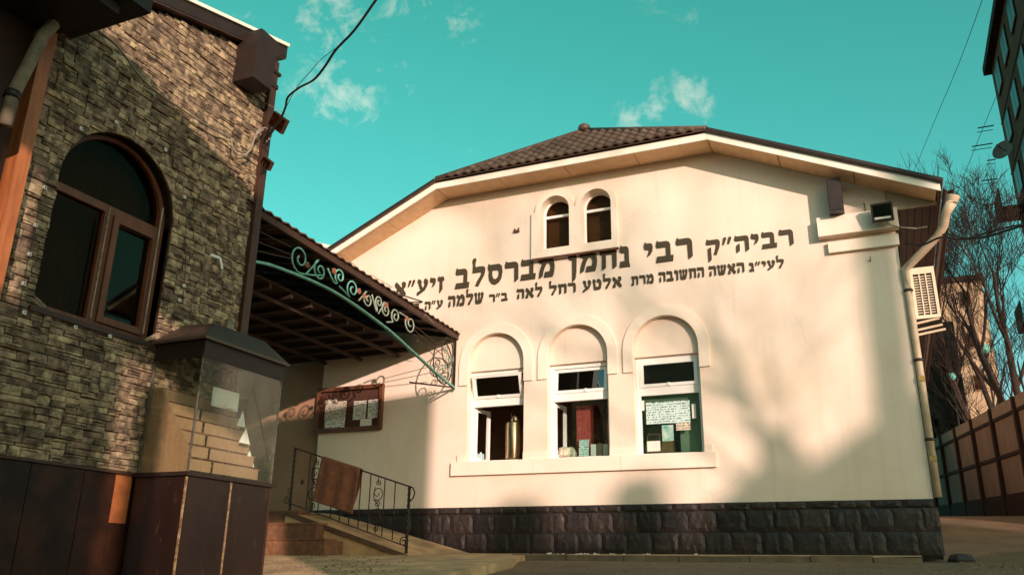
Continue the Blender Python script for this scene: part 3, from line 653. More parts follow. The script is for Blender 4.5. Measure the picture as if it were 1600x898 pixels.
# hanging hook and small sensor
hk = atY(808, 361, YF); MB().box(hk.x-.05, hk.x+.05, YF-.05, YF-.001, hk.z-.03, hk.z+.005).box(hk.x-.045, hk.x-.03, YF-.04, YF-.002, hk.z+.006, hk.z+.045).box(hk.x+.03, hk.x+.045, YF-.04, YF-.002, hk.z+.006, hk.z+.05).build('wall_hook', brownw, None, False, 'tiny rust-brown bracket left on the upper wall under the left rake', 'bracket')
hk = atY(1360, 405, YF); MB().bar((hk.x, YF-.04, hk.z+.03), (hk.x, YF-.04, hk.z-.03), .012).bar((hk.x, YF-.04, hk.z-.03), (hk.x-.02, YF-.001, hk.z-.03), .012).build('wall_hook', darkm, None, False, 'small dark iron hook in the wall below the corner block', 'hook')
hk = atY(1351, 327, YF); MB().tube([(hk.x, YF-.012, hk.z+.1), (hk.x+.01, YF-.012, hk.z-.02), (hk.x-.08, YF-.012, hk.z-.10), (hk.x-.25, YF-.012, hk.z-.13), (hk.x-.4, YF-.012, hk.z-.12)], .007, 5).build('thin_wire', cablem, None, True, 'thin dark wire trailing on the wall above the corner block', 'wire')
# notice board
nb = empty('notice_board', (-8.97, YF-.03, 2.1), 'wooden framed notice board with pinned papers under the canopy', 'notice board')
x0, x1, z0, z1 = -9.70, -8.26, 2.12, 2.95
MB().plate([rect(x0, x1, z0, z1), rect(x0+.07, x1-.07, z0+.07, z1-.07)], (0, YF-.085, 0), XU, ZU, .084).build('frame', brownw, nb)
MB().box(x0+.07, x1-.07, YF-.03, YF-.002, z0+.07, z1-.07).build('backing', mat('cork', (.085,.032,.018), (.06,.022,.013), 30, .9), nb)
for k_, (pa, pb, pc, pd, mm) in enumerate(((511, 625, 526, 655, paper2), (527, 627, 541, 657, paper2), (555, 627, 573, 655, paper), (578, 625, 594, 653, paper), (565, 655, 582, 669, whitep), (510, 656, 540, 671, paper))):
    p, q = atY(pa, pb, YF), atY(pc, pd, YF); za, zb_ = min(p.z, q.z), max(p.z, q.z)
    t_ = random.uniform(-.03, .03); U_ = Vector((math.cos(t_), 0, math.sin(t_))); V_ = Vector((-math.sin(t_), 0, math.cos(t_)))
    MB().plate([rect(0, q.x-p.x, 0, zb_-za)], (p.x, YF-.036-k_*.0015, za), U_, V_, .001).build('paper', mm, nb)
# air conditioner on the side wall
ac = empty('air_conditioner', (.82, 13.6, 3.3), 'cream outdoor air conditioner on brackets at the right corner', 'air conditioner')
ax0, ax1, az0, az1, ay = .645, .985, 3.33, 4.12, 13.3
MB().plate([rect(ax0, ax1, az0, az1), rect(ax0+.045, ax1-.04, az0+.05, az1-.10)], (0, ay, 0), XU, ZU, .03).build('front_panel', acm, ac)
MB().box(ax0+.003, ax1-.003, ay+.031, ay+.78, az0+.003, az1-.003).build('casing', mat('unit_dark', (.018,.010,.007), None, 5, .6), ac)
gx0, gx1, gz0, gz1 = ax0+.045, ax1-.04, az0+.05, az1-.10
gm = MB()
for k_ in range(1, 3): x = gx0+(gx1-gx0)*k_/3; gm.box(x-.008, x+.008, ay+.004, ay+.016, gz0, gz1)
gm.build('grille_post', acm, ac)
for k_ in range(1, 16): z = gz0+(gz1-gz0)*k_/16; MB().box(gx0, gx1, ay+.0165, ay+.028, z-.0065, z+.0065).build('grille_bar', acm, ac)
for z, dx in ((3.27, .06), (3.10, .0), (3.17, .03)):
    MB().bar((.56, 13.32, z-.02), (1.02-dx, 13.34, z+.05), .035, .03).build('bracket', creamm, ac)
# ------------------------------------------------------------------ things in the windows
def at_in(px, py, y=13.45): return atY(px, py, y)
u = at_in(803, 718, 13.42); ur = empty('water_urn', (u.x, 13.42, u.z), 'tall steel water urn with arched handle behind the left window', 'urn')
uz = u.z; H = atY(803, 660, 13.42).z-uz
MB().lathe((u.x, 13.42, uz), [(.145,0),(.15,.02),(.15,H-.02),(.14,H)], 20).build('body', steel, ur, True)
MB().lathe((u.x+.02, 13.42, uz+H+.002), [(.075,0),(.08,.02),(.075,.09),(.055,.12),(.03,.14)], 14).build('lid', steel, ur, True)
MB().tube([Vector((u.x-.075+.02, 13.42, uz+H+.05))]+[Vector((u.x+.02+.085*math.cos(PI-PI*k_/8), 13.42, uz+H+.12+.10*math.sin(PI*k_/8))) for k_ in range(9)]+[Vector((u.x+.095, 13.42, uz+H+.05))], .008, 6).build('handle', darkm, ur, True)
MB().box(-7.4, -1.65, 13.33, 13.75, uz-.06, uz-.004).build('inner_shelf', mat('shelf_wood', (.30,.21,.13), (.22,.15,.09), 8, .6), B)
b_ = at_in(751, 714, 13.40); MB().box(b_.x-.05, b_.x+.05, 13.36, 13.44, uz, uz+.12).lathe((b_.x, 13.4, uz+.121), [(.02,0),(.02,.03)], 8).build('soap_bottle', mat('pale_blue', (.35,.55,.60), (.6,.7,.7), 40, .4), None, False, 'small pale blue bottle on the sill of the left window', 'bottle')
# middle window
p = at_in(915, 690, 13.52); MB().box(p.x-.15, p.x+.15, 13.5, 13.54, uz, uz+.84).box(p.x-.17, p.x+.17, 13.49, 13.55, uz+.841, uz+.87).build('red_curtain', mat('red_cloth', (.55,.09,.07), (.38,.05,.045), 10, .9, .006, 14, stretch=(4,4,.3)), None, False, 'red hanging cloth seen inside the middle window', 'curtain')
p = at_in(938, 690, 13.62); MB().box(p.x-.16, p.x+.12, 13.6, 13.64, uz, uz+.66).build('wooden_chair_back', brownw, None, False, 'brown upright board behind the glass of the middle window', 'board')
mb = MB(); p = at_in(885, 712, 13.42)
for k_ in range(9): a = k_*.7; mb.lathe((p.x+.10*math.cos(a), 13.42+.05*math.sin(a), uz), [(.07,0),(.085,.05),(.06,.12+.02*math.sin(k_*2)),(.02,.17)], 9)
mb.build('plastic_bag', mat('crumpled_plastic', (.80,.72,.56), (.34,.26,.16), 26, .4, .01, 30), None, True, 'crumpled pale plastic bag on the sill of the middle window', 'bag')
p = at_in(912, 712, 13.38); MB().plate([rect(-.085, .085, 0, .29)], (p.x, 13.38, uz), XU, Vector((0, .12, .99)), .012).build('framed_print', paperg, None, False, 'small black and white print leaning in the middle window', 'picture')
for dx, hh, nm, mm in ((928, .19, 'first', whitep), (938, .20, 'second', creamm), (947, .185, 'third', whitep)):
    p = at_in(dx, 712, 13.36); MB().box(p.x-.045, p.x+.04, 13.34, 13.40, uz, uz+hh).build('white_carton', mm, None, False, {'first': 'white carton next to the leaning print in the middle window', 'second': 'cream carton between two white ones in the middle window', 'third': 'white carton at the right jamb of the middle window'}[nm], 'carton')
# right window: papers on the glass
yg = YF+.172
def sheetp(name, px0, py0, px1, py1, m, label, cat, rot=0, dy=0):
    a, b = atY(px0, py0, yg), atY(px1, py1, yg); za, zb_ = min(a.z, b.z), max(a.z, b.z)
    U_ = Vector((math.cos(rot), 0, math.sin(rot))); V_ = Vector((-math.sin(rot), 0, math.cos(rot)))
    MB().plate([rect(0, b.x-a.x, 0, zb_-za)], (a.x, yg-dy, za), U_, V_, .001).build(name, m, None, False, label, cat)
sheetp('poster', 1009, 629, 1079, 659, paperg, 'wide printed poster on the glass of the right window', 'poster')
sheetp('paper_sheet', 995.5, 626, 1007, 641, whitep, 'small white paper at the left edge of the right window', 'paper')
sheetp('paper_sheet', 1080.5, 631, 1088, 653, whitep, 'narrow white slip just right of the wide poster', 'paper')
sheetp('paper_sheet', 1056, 660, 1079, 671, paper2, 'white slip below the right end of the wide poster', 'paper')
sheetp('paper_sheet', 1011, 689, 1032, 704, whitep, 'white paper low in the right window', 'paper')
sheetp('picture_card', 1034, 664, 1053, 688, mat('green_print', (.10,.42,.36), (.62,.68,.55), 14, .5), 'teal and white picture card in the middle of the right window', 'picture', .0)
mb = MB(); p = at_in(1022, 705, 13.5)
mb.plate([[(-.17,0),(.12,0),(.10,.62),(-.02,.66)]], (p.x, 13.5, uz), XU, ZU, .03).build('brown_cloth', mat('tan_cloth', (.42,.27,.15), (.22,.13,.07), 14, .9, .006, 20, stretch=(5,5,.4)), None, False, 'tan cloth hanging behind the papers of the right window', 'cloth')
p = at_in(1043, 705, 13.46); MB().plate([[(-.12,0),(.13,0),(.12,.30),(-.05,.33)]], (p.x, 13.46, uz), XU, ZU, .05).build('paper_bag', mat('kraft', (.46,.25,.11), (.36,.19,.08), 9, .8), None, False, 'brown paper bag on the sill of the right window', 'bag')
# ------------------------------------------------------------------ left wing behind the canopy
LW = empty('entrance_wing', (-11.5, 13.3, 0), 'shaded brown wing left of the white building under the canopy', 'building')
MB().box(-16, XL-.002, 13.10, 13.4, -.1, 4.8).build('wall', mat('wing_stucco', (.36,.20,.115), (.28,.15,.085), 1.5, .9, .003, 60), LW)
MB().box(-16, XL-.01, 13.04, 13.098, -.1, .70).build('plinth', brownm, LW)
MB().plate([rect(-12.6, -11.5, .66, 2.9), rect(-12.5, -11.6, .70, 2.8)], (0, 13.05, 0), XU, ZU, .049).build('door_frame', brownw, LW)
MB().box(-12.5, -11.6, 13.07, 13.095, .68, 2.8).build('door', brownm, LW)
# pale parapet seen over the canopy
pp = MB(); a, b = atY(425, 337, 15.5), atY(530, 386, 15.5)
pp.add([(a.x-3, 15.5, a.z+.30*1.9), (b.x, 15.5, b.z), (b.x, 15.5, b.z-.14), (a.x-3, 15.5, a.z+.57-.14), (a.x-3, 15.7, a.z+.57), (b.x, 15.7, b.z), (b.x, 15.7, b.z-.14), (a.x-3, 15.7, a.z+.57-.14)], [(0,3,2,1),(4,5,6,7),(0,1,5,4),(1,2,6,5),(2,3,7,6),(3,0,4,7)])
pp.build('roof_edge', fascw, LW)
# ------------------------------------------------------------------ canopy between the two buildings
CN = empty('entrance_canopy', (-8, 10.2, 3.2), 'dark tiled canopy with mint scrolled iron arch over the entrance', 'canopy')
XK = -6.8
def K(px, py, dx=0): v = atX(px, py, XK+dx); return v
roofs = MB()
ya, yb, za, zb_ = 7.30, 12.99, 3.93, 3.72
n = 40
def tile_strip(k0):   # a course of curved sheet along the eave
    mb = MB(); x_o, x_i = XK+.06-k0*.42, XK+.06-(k0+1)*.42-.05
    zl = k0*.42*.20
    segs = 96
    for s_ in range(segs+1):
        t = s_/segs; y = ya+(yb-ya)*t; z = za+(zb_-za)*t; wv = .016*math.sin(2*PI*t*32)
        mb.v += [Vector((x_o, y, z+zl+wv+.045)), Vector((x_i, y, z+zl+.42*.20+.02+wv)), Vector((x_o, y, z+zl+wv+.025)), Vector((x_i, y, z+zl+.42*.2+wv-.0))]
    for s_ in range(segs): a = s_*4; mb.f += [(a, a+4, a+5, a+1), (a+2, a+3, a+7, a+6), (a, a+2, a+6, a+4)]
    return mb
for k0 in range(9): tile_strip(k0).build('roof_course', mat('canopy_sheet', (.11,.055,.034), (.06,.03,.02), 8, .6, .003, 40, dirt=(.25,.17,.10), dscale=14, damt=.5, thr=(.6,.75)), CN)
for t in rng(0, 1, 11):
    y = ya+.05+(yb-ya-.1)*t; z = za+(zb_-za)*t-.03
    MB().bar((XK+.03, y, z), (XK-3.8, y, z+.76), .05, .07).build('rafter', darkm, CN)
MB().bar((XK+.005, ya, za-.03), (XK+.005, yb, zb_-.03), .05, .09).build('eave_beam', brownm, CN)
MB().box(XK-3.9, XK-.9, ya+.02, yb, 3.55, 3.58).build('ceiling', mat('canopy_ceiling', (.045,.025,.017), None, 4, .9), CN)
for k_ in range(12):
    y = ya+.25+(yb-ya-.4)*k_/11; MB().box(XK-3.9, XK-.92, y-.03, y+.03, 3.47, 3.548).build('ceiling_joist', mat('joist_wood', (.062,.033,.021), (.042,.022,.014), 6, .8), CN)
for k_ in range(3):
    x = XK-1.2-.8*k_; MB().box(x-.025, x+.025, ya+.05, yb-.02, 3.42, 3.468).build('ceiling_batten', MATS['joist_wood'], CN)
# iron arch
arcpx = [(383,407),(415,412),(450,424),(485,438),(520,455),(552,475),(580,495),(610,518),(640,545),(662,565),(685,586),(709,605)]
def spline(pts, m=5):
    pts = [Vector(p) for p in pts]; out = []
    for i in range(len(pts)-1):
        p0, p1, p2, p3 = pts[max(i-1, 0)], pts[i], pts[i+1], pts[min(i+2, len(pts)-1)]
        for k_ in range(m):
            t = k_/m; out.append(.5*((2*p1)+(p2-p0)*t+(2*p0-5*p1+4*p2-p3)*t*t+(3*p1-p0-3*p2+p3)*t**3))
    out.append(pts[-1]); return out
arc = spline([K(*q) for q in arcpx])
mb = MB()
for a, b in zip(arc, arc[1:]): mb.bar(a, b+(b-a)*.02, .03, .045, (1,0,0))
mb.build('arch_bar', mint, CN)
MB().bar((XK, 12.93, 2.73), (XK, 12.93, 3.68), .03).build('wall_post', iron, CN)
MB().bar(K(640, 597), K(709, 605), .02, .025).build('foot_bar', iron, CN)
def spiral(c, r, turns, a0, sgn, plane, n=26, rin=.18):
    out = []
    for i in range(n+1):
        t = i/n; rr = r*(1-(1-rin)*t); a = a0+sgn*2*PI*turns*t
        out.append(plane(c, rr*math.cos(a), rr*math.sin(a)))
    return out
def plYZ(c, a, b): return Vector((c.x, c.y+a, c.z+b))
def plXZ(c, a, b): return Vector((c.x+a, c.y, c.z+b))
def scroll(name, cpx, r, a0, sgn, m, parent, tail=None, turns=1.45, th=.0135):
    c = K(*cpx); pts = spiral(c, r, turns, a0, sgn, plYZ)
    if tail is not None: pts = spline([K(*tail[0])]+[K(*q) for q in tail[1:]]+[pts[0]], 4)[:-1]+pts
    MB().tube(pts, th, 5).build(name, m, parent, True)
SCR = [((469,404),.205,-1.1,-1,[(505,430),(492,430)]),((500,423),.150,1.9,1,[(478,428),(488,417)]),((531,432),.125,-1.9,-1,[(512,419),(521,440)]),((551,452),.150,-2.0,-1,[(530,447)]),
       ((575,468),.130,1.9,1,[(560,470)]),((592,472),.105,-2.0,-1,[(581,460),(588,486)]),((603,484),.125,1.8,1,[(591,490)]),((618,494),.130,-2.1,-1,[(604,503)]),((641,506),.165,2.6,1,[(624,488)])]
for cpx, r, a0, sg, tl in SCR: scroll('scroll', cpx, r, a0, sg, mint if cpx[0] < 560 else mat('pale_iron', (.29,.36,.28), (.19,.22,.16), 20, .5), CN, tl)
for q in ((479,414),(521,424),(560,455),(568,463),(603,477),(635,498)):
    c = K(*q); mb = MB()
    for k_ in range(5): a = k_*1.257; mb.lathe((c.x+.01, c.y+.028*math.cos(a), c.z+.028*math.sin(a)-.02), [(.004,0),(.022,.012),(.02,.03),(.004,.04)], 6)
    mb.build('rosette', rose, CN, True)
for a, b in (((398,358),(455,386)),((396,375),(455,398)),((393,390),(455,404)),((647,508),(697,548)),((647,515),(693,556)),((645,521),(688,566))):
    MB().tube([K(*a), K(*b)], .007, 5).build('stay_rod', iron if a[0] > 500 else brownm, CN)
# end panel of scrolls against the wall
def ell(cpx, rx, rz_, n=28): c = K(*cpx); return [Vector((c.x, c.y+rx*math.cos(2*PI*i/n), c.z+rz_*math.sin(2*PI*i/n))) for i in range(n+1)]
MB().tube(ell((692,566), .34, .37), .012, 5).build('scroll', iron, CN, True)
MB().tube(ell((699,548), .20, .24), .010, 5).build('scroll', iron, CN, True)
for q, r, a0, sg in (((700,562),.11,0,1),((703,578),.10,2,-1),((697,545),.09,3,1),((694,573),.08,1,-1),((706,560),.07,4,1),((682,578),.14,3.6,1),((690,590),.10,.5,-1)): scroll('scroll', q, r, a0, sg, MATS['pale_iron'], CN, None, 1.4, .010)
for q in ((540,417,548,423),(575,440,602,452),(660,500,668,508)):
    p_ = K(q[0], q[1]); q_ = K(q[2], q[3]); MB().tube([p_, p_+Vector((.05,0,.10)), q_+Vector((.12,.02,.02))], .006, 5).build('wire_tie', cablew, CN, True)
MB().tube([(-8.55, 12.4, 4.62), (-8.0, 12.75, 4.60), (-7.55, 12.99, 4.45)], .014, 5).build('stay_cable', cablem, None, True, 'dark stay from the canopy roof to the cream wall', 'cable')
MB().tube([(-8.1, 12.5, 4.30), (-7.8, 12.8, 4.40), (-7.55, 12.985, 4.45)], .010, 5).build('stay_cable', cablem, None, True, 'thinner lower stay meeting the wall beside the canopy', 'cable')
# ------------------------------------------------------------------ steps, ramp, railing, towel
ST = empty('entrance_steps', (-9.6, 11.4, 0), 'three red-brown tiled steps up to the entrance landing', 'steps')
RY = 11.75
hts = [(-.14, .17, 11.20, -8.02), (.17, .42, 11.46, -8.40), (.42, .63, 11.72, -8.95)]
for z0, z1, y, xe in hts:
    stp = MB().box(-13, xe, y+.012, 13.03, z0, z1-.032).build('step', steps_m, ST)
    MB().box(-13, xe+.01, y-.012, y+.30, z1-.03, z1).build('nosing', steps_m, stp)
    x = -13
    while x < xe-.02:
        b = min(x+.50, xe); MB().box(x+.004, b-.004, y, y+.0115, z0+.002, z1-.034).build('riser_tile', steps_m, stp); x += .5
RP = empty('ramp', (-8, 12.3, 0), 'concrete wheelchair ramp running down beside the black plinth', 'ramp')
mb = MB(); N_ = 24
for i in range(N_+1):
    t = i/N_; xo = -9.20+2.42*t; zo = .63-(.63+.075)*t
    zi = .66-.68*smooth(t*.92)**1.0 if t > .15 else .66-.02*t
    xi = -9.20+2.55*t+.25*t*t
    zi = max(G(12.9)+.002, .66-.66*t**1.15)
    for s_ in range(5):
        q = s_/4; mb.v.append(Vector((xo+(xi-xo)*q, RY-.06+(12.93-RY+.06)*q, zo+(zi-zo)*q)))
    mb.v.append(Vector((xo, RY-.058, -.30)))
for i in range(N_):
    a = i*6
    for s_ in range(4): mb.f.append((a+s_, a+6+s_, a+7+s_, a+1+s_))
    mb.f.append((a, a+5, a+11, a+6))
mb.build('surface', conc, RP)
mb = MB()
for i in range(N_): 
    t = i/N_; t2 = (i+1)/N_
    mb.bar((-9.2+2.42*t, RY-.075, .60-.705*t), (-9.2+2.42*t2+.005, RY-.075, .60-.705*t2), .03, .065)
mb.build('edge_strip', mat('ramp_edge', (.15,.08,.045), (.10,.05,.03), 8, .8), RP)
mb = MB(); 
mb.add([(-9.19, RY-.056, .60), (-9.19, RY-.056, -.25), (-6.80, RY-.056, -.25), (-6.80, RY-.056, -.10)], [(0,1,2,3)]); mb.build('side_face', steps_m, RP)
RL = empty('railing', (-8.1, RY, .3), 'black wrought iron railing with twisted posts and scrolls along the ramp', 'railing')
def rpt(t, h): return Vector((-9.17+2.27*t, RY, .63-.665*t+h))
def twisted(p, q, a, turns, name):
    p, q = Vector(p), Vector(q); mb = MB(); n = 48; k = 0
    for i in range(n+1):
        c = p+(q-p)*i/n; an = turns*2*PI*i/n
        for j in range(4): mb.v.append(c+Vector((a*math.cos(an+j*PI/2), a*math.sin(an+j*PI/2), 0)))
    for i in range(n):
        for j in range(4): mb.f.append((i*4+j, i*4+(j+1) % 4, i*4+4+(j+1) % 4, i*4+4+j))
    mb.f += [(3,2,1,0), tuple(n*4+j for j in range(4))]
    return mb.build(name, iron, RL)
twisted(rpt(0, -.03), rpt(0, 1.03), .024, 9, 'post'); twisted(rpt(1, -.05), rpt(1, 1.0), .026, 9, 'post')
mb = MB().bar(rpt(-.005, 1.03), rpt(1.01, 1.0), .045, .022)
e = rpt(1.0, 1.0); mb.tube([e, e+Vector((.06,0,-.02)), e+Vector((.10,0,-.09)), e+Vector((.08,0,-.17)), e+Vector((.02,0,-.23))], .012, 6)
mb.build('handrail', iron, RL)
MB().bar(rpt(0, .12), rpt(1, .10), .03, .014).build('bottom_rail', iron, RL)
for t in (.145, .25, .36, .44, .52, .60, .68, .80, .885): MB().bar(rpt(t, .12), rpt(t, 1.0), .013).build('baluster', iron, RL)
for t in (.20, .745):
    MB().bar(rpt(t, .12), rpt(t, .26), .010).build('baluster', iron, RL); MB().bar(rpt(t, .90), rpt(t, 1.0), .010).build('baluster', iron, RL)
    for h, r, a0, sg in ((.74, .12, -2.2, 1), (.38, .13, .9, 1), (.58, .06, 2.5, -1), (.20, .055, 2.0, -1), (.90, .05, -1, 1)):
        c = rpt(t, h); pts = spiral(c, r, 1.4, a0, sg, plXZ); MB().tube(pts, .0075, 5).build('scroll', iron, RL, True)
    MB().tube(spline([rpt(t, .30)+Vector((.09,0,0)), rpt(t, .45)+Vector((.06,0,0)), rpt(t, .58), rpt(t, .70)+Vector((-.07,0,0)), rpt(t, .84)+Vector((-.05,0,0))], 5), .0075, 5).build('scroll', iron, RL, True)
for t in (.09, .885):
    c = rpt(t, .52); MB().lathe((c.x, c.y, c.z-.05), [(.004,0),(.022,.03),(.03,.05),(.022,.07),(.004,.10)], 8).build('collar', iron, RL, True)
for t, sgn in ((0, -1), (1, -1)):
    c = rpt(t, .17)+Vector((sgn*.06, 0, 0)); MB().tube(spiral(c, .075, 1.3, 1.0, 1, plXZ), .008, 5).build('scroll', iron, RL, True)
    c = rpt(t, .33)+Vector((sgn*.04, 0, 0)); MB().tube(spiral(c, .045, 1.3, -1.0, -1, plXZ), .007, 5).build('scroll', iron, RL, True)
# towel folded over the handrail
tw_ = MB(); n, m_ = 26, 30; t0, t1 = .265, .60
for side in (0, 1):
    k = len(tw_.v)
    for j in range(m_+1):
        v = j/m_
        for i in range(n+1):
            u_ = i/n; t = t0+(t1-t0)*u_; c = rpt(t, 1.025)
            ln = (.76 if side == 0 else .66)
            fold = .016*math.sin(u_*17+side)*min(1, v*3)+.02*mnoise.noise(Vector((u_*3, v*2, side*4)))*v
            if v < .06: y = (-.03 if side == 0 else .03)*(v/.06); z = .012
            else: y = (-.034-.02*v+fold) if side == 0 else (.034+.03*v+fold); z = .012-(v-.06)*ln
            sway = -.10*v*(1-u_)*.6+(-.14*v*v if side == 1 else -.07*v)
            tw_.v.append(c+Vector((sway, y, z+.10*(u_-.5)*v*(0 if side == 0 else 1))))
    for j in range(m_):
        for i in range(n): a = k+j*(n+1)+i; tw_.f.append((a, a+1, a+n+2, a+n+1))
to = tw_.build('towel', towelm, None, True, 'rust brown towel hung over the ramp railing', 'towel')
sm = to.modifiers.new('s', 'SOLIDIFY'); sm.thickness = .008
# ------------------------------------------------------------------ stone house on the left
XS = -6.8; SY0, SY1 = 4.45, 7.46
SH = empty('stone_house', (-8, 6, 0), 'house clad in rough brown ledge stone with a large arched window', 'building')
zt = lambda y: 5.75+(y-5.75)*.285-.17
wcy, wr, wz0, wsp = 5.535, .705, 1.885, 3.19       # arched window: centre, half width, foot, spring
def in_win(y, z, g=0):
    if z < wz0-g or abs(y-wcy) > wr+g: return False
    if z <= wsp: return True
    return (y-wcy)**2+(z-wsp)**2 < (wr+g)**2
outer = [(SY0, .56), (SY1, .56), (SY1, zt(SY1)), (SY0, zt(SY0))]
MB().plate([outer, arch(wcy, wsp, wr, wz0, 26)], (XS-.03, 0, 0), YU, ZU, .45).build('wall', mortar, SH)
MB().box(-12, XS-.482, SY0+.02, SY1-.02, -1, 5.3).build('core', mortar, SH)
MB().box(-9.5, XS-.485, SY1+.0, SY1+.02, 0, 5.9).build('end_wall', mat('end_stucco', (.22,.11,.065), (.16,.08,.045), 2, .9), SH)
# lay stones greedily on a fine lattice so courses break irregularly
cu = .0295; ny = int((SY1-SY0)/cu); nz_ = int((6.1-.58)/cu)
occ = [[False]*nz_ for _ in range(ny)]; stones = []
rs = random.Random(5)
for k_ in range(nz_):
    i = 0
    while i < ny:
        if occ[i][k_]: i += 1; continue
        run = 0
        while i+run < ny and not occ[i+run][k_]: run += 1
        h = rs.choice((1, 1, 2, 2, 2, 3)); wd = rs.choice((3, 4, 5, 6, 8, 9, 11, 13)) if h < 3 else rs.choice((4, 5, 6, 8))
        if run-wd < 3: wd = run if run < 10 else run//2
        wd = min(wd, run); h = min(h, nz_-k_)
        for a in range(i, i+wd):
            for b in range(k_, k_+h):
                if occ[a][b]: h = min(h, b-k_)
        h = max(h, 1)
        for a in range(i, i+wd):
            for b in range(k_, k_+h): occ[a][b] = True
        stones.append((SY0+i*cu, SY0+(i+wd)*cu, .58+k_*cu, .58+(k_+h)*cu)); i += wd
def stone_mesh(seed):
    rnd = random.Random(seed); mb = MB(); nx, nz = 4, 3
    for j in range(nz+1):
        for i in range(nx+1):
            u_, v = i/nx, j/nz; ed = i in (0, nx) or j in (0, nz)
            d = rnd.uniform(.70, .95) if ed else rnd.uniform(.85, 1.12)
            jy = rnd.uniform(-.035, .035); jz = rnd.uniform(-.07, .07)
            mb.v.append(Vector((d, u_-.5+jy*(0 if (i in (0, nx) and j in (0, nz)) else 1)*(1 if not i in (0, nx) else .5), v-.5+jz*(.6 if j in (0, nz) else 1))))
    n = nx+1
    for j in range(nz):
        for i in range(nx):
            a = j*n+i; mb.f += [(a, a+1, a+n+1), (a, a+n+1, a+n)] if rnd.random() < .5 else [(a, a+1, a+n), (a+1, a+n+1, a+n)]
    k = len(mb.v)
    ring = [i for i in range(n)]+[j*n+nx for j in range(1, nz+1)]+[nz*n+i for i in range(nx-1, -1, -1)]+[j*n for j in range(nz-1, 0, -1)]
    for i in ring: v = mb.v[i]; mb.v.append(Vector((-.3, v.y, v.z)))
    m = len(ring)
    for q in range(m): mb.f.append((ring[q], k+q, k+(q+1) % m, ring[(q+1) % m]))
    return mb
sms = [stone_mesh(300+i) for i in range(9)]; smd = [s_.mesh('stone', stonem) for s_ in sms]
shw = Vector(SH.location); whole = []; rest = MB()
for (a, b, c, d) in stones:
    cy_, cz = (a+b)/2, (c+d)/2
    if cz > zt(cy_)-.01 or c > zt(a): continue
    g = .0055; corners = [(a+g, c+g), (b-g, c+g), (b-g, d-g), (a+g, d-g)]
    ins = [in_win(*q) for q in corners]+[in_win(cy_, cz)]
    dep = rs.uniform(.012, .042)
    if all(ins): continue
    if any(ins) :
        # trim the stone to the edge of the opening
        out = []
        per = []
        for q in range(4):
            p0, p1 = corners[q], corners[(q+1) % 4]
            for t in (0, .25, .5, .75): per.append((p0[0]+(p1[0]-p0[0])*t, p0[1]+(p1[1]-p0[1])*t))
        for y, z in per:
            if in_win(y, z, .004):
                if z > wsp:
                    L_ = math.hypot(y-wcy, z-wsp); y, z = wcy+(y-wcy)/L_*(wr+.005), wsp+(z-wsp)/L_*(wr+.005)
                elif z-wz0 < .10 and abs(y-wcy) < wr-.08: z = wz0-.005
                else: y = wcy+math.copysign(wr+.005, y-wcy)
            out.append((y, z))
        k = len(rest.v); n = len(out); my, mz = sum(o[0] for o in out)/n, sum(o[1] for o in out)/n
        rest.v += [Vector((XS+dep*.6, y, z)) for y, z in out]+[Vector((XS-.02, y, z)) for y, z in out]+[Vector((XS+dep, my, mz))]
        for q in range(n): q2 = (q+1) % n; rest.f += [(k+q, k+q2, k+2*n), (k+q, k+n+q, k+n+q2, k+q2)]
        continue
    whole.append(((b-a)*(d-c)/max(4.5, cy_)**2, cy_, cz, b-a-g*1.4, d-c-g*1.4, dep))
whole.sort(reverse=True)
for i, (_, y, z, wy, wz, dep) in enumerate(whole):
    q = rs.randrange(9)
    if i < 296:
        o = bpy.data.objects.new('stone', smd[q]); link(o, SH); o.location = Vector((XS-.005, y, z))-shw; o.scale = (dep, wy, wz); o.rotation_euler = (rs.uniform(-.035, .035), rs.uniform(-.06, .06), rs.uniform(-.04, .04))
    else:
        k = len(rest.v); s_ = sms[q]; rest.v += [Vector((XS-.005+v.x*dep, y+v.y*wy, z+v.z*wz)) for v in s_.v]; rest.f += [tuple(j+k for j in f) for f in s_.f]
rest.build('small_stones', stonem, SH, kind='stuff')
# brown metal sheets below the stones; the short orange one paints a sun patch
y = SY0-.9
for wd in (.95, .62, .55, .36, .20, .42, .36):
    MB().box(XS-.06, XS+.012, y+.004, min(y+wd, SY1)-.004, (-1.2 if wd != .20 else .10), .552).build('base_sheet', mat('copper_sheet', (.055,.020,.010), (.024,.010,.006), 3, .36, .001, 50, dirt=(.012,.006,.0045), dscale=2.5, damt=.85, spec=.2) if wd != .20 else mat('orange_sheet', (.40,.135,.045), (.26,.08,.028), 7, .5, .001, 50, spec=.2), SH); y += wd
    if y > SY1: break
MB().box(XS-.062, XS+.010, 6.034, 6.226, -1.2, .096).build('base_sheet', MATS['copper_sheet'], SH)
MB().box(XS-.05, XS+.045, SY0, SY1, .553, .578).build('base_ledge', brownm, SH)
# arched window of brown wood
W = empty('window', (XS, wcy, wz0), None, None); W.parent = SH; W.location = Vector((XS-.1, wcy, wz0))-shw
XW = XS-.11
lowz = 3.20-.08
frm = [arch(wcy, wsp, wr-.002, wz0+.002, 26), rect(wcy-wr+.075, wcy-.05, wz0+.08, lowz-.03), rect(wcy+.05, wcy+wr-.075, wz0+.08, lowz-.03),
       [(wcy-wr+.08, lowz+.05), (wcy+wr-.08, lowz+.05)]+[(wcy+(wr-.08)*math.cos(PI*i/24), wsp+.06+(wr-.10)*math.sin(PI*i/24)) for i in range(1, 24)]]
MB().plate(frm, (XW, 0, 0), YU, ZU, .08).build('frame', brownw, W)
MB().plate([rect(wcy+.052, wcy+wr-.078, wz0+.082, lowz-.032), rect(wcy+.12, wcy+wr-.14, wz0+.15, lowz-.10)], (XW+.025, 0, 0), YU, ZU, .055).build('sash', brownw, W)
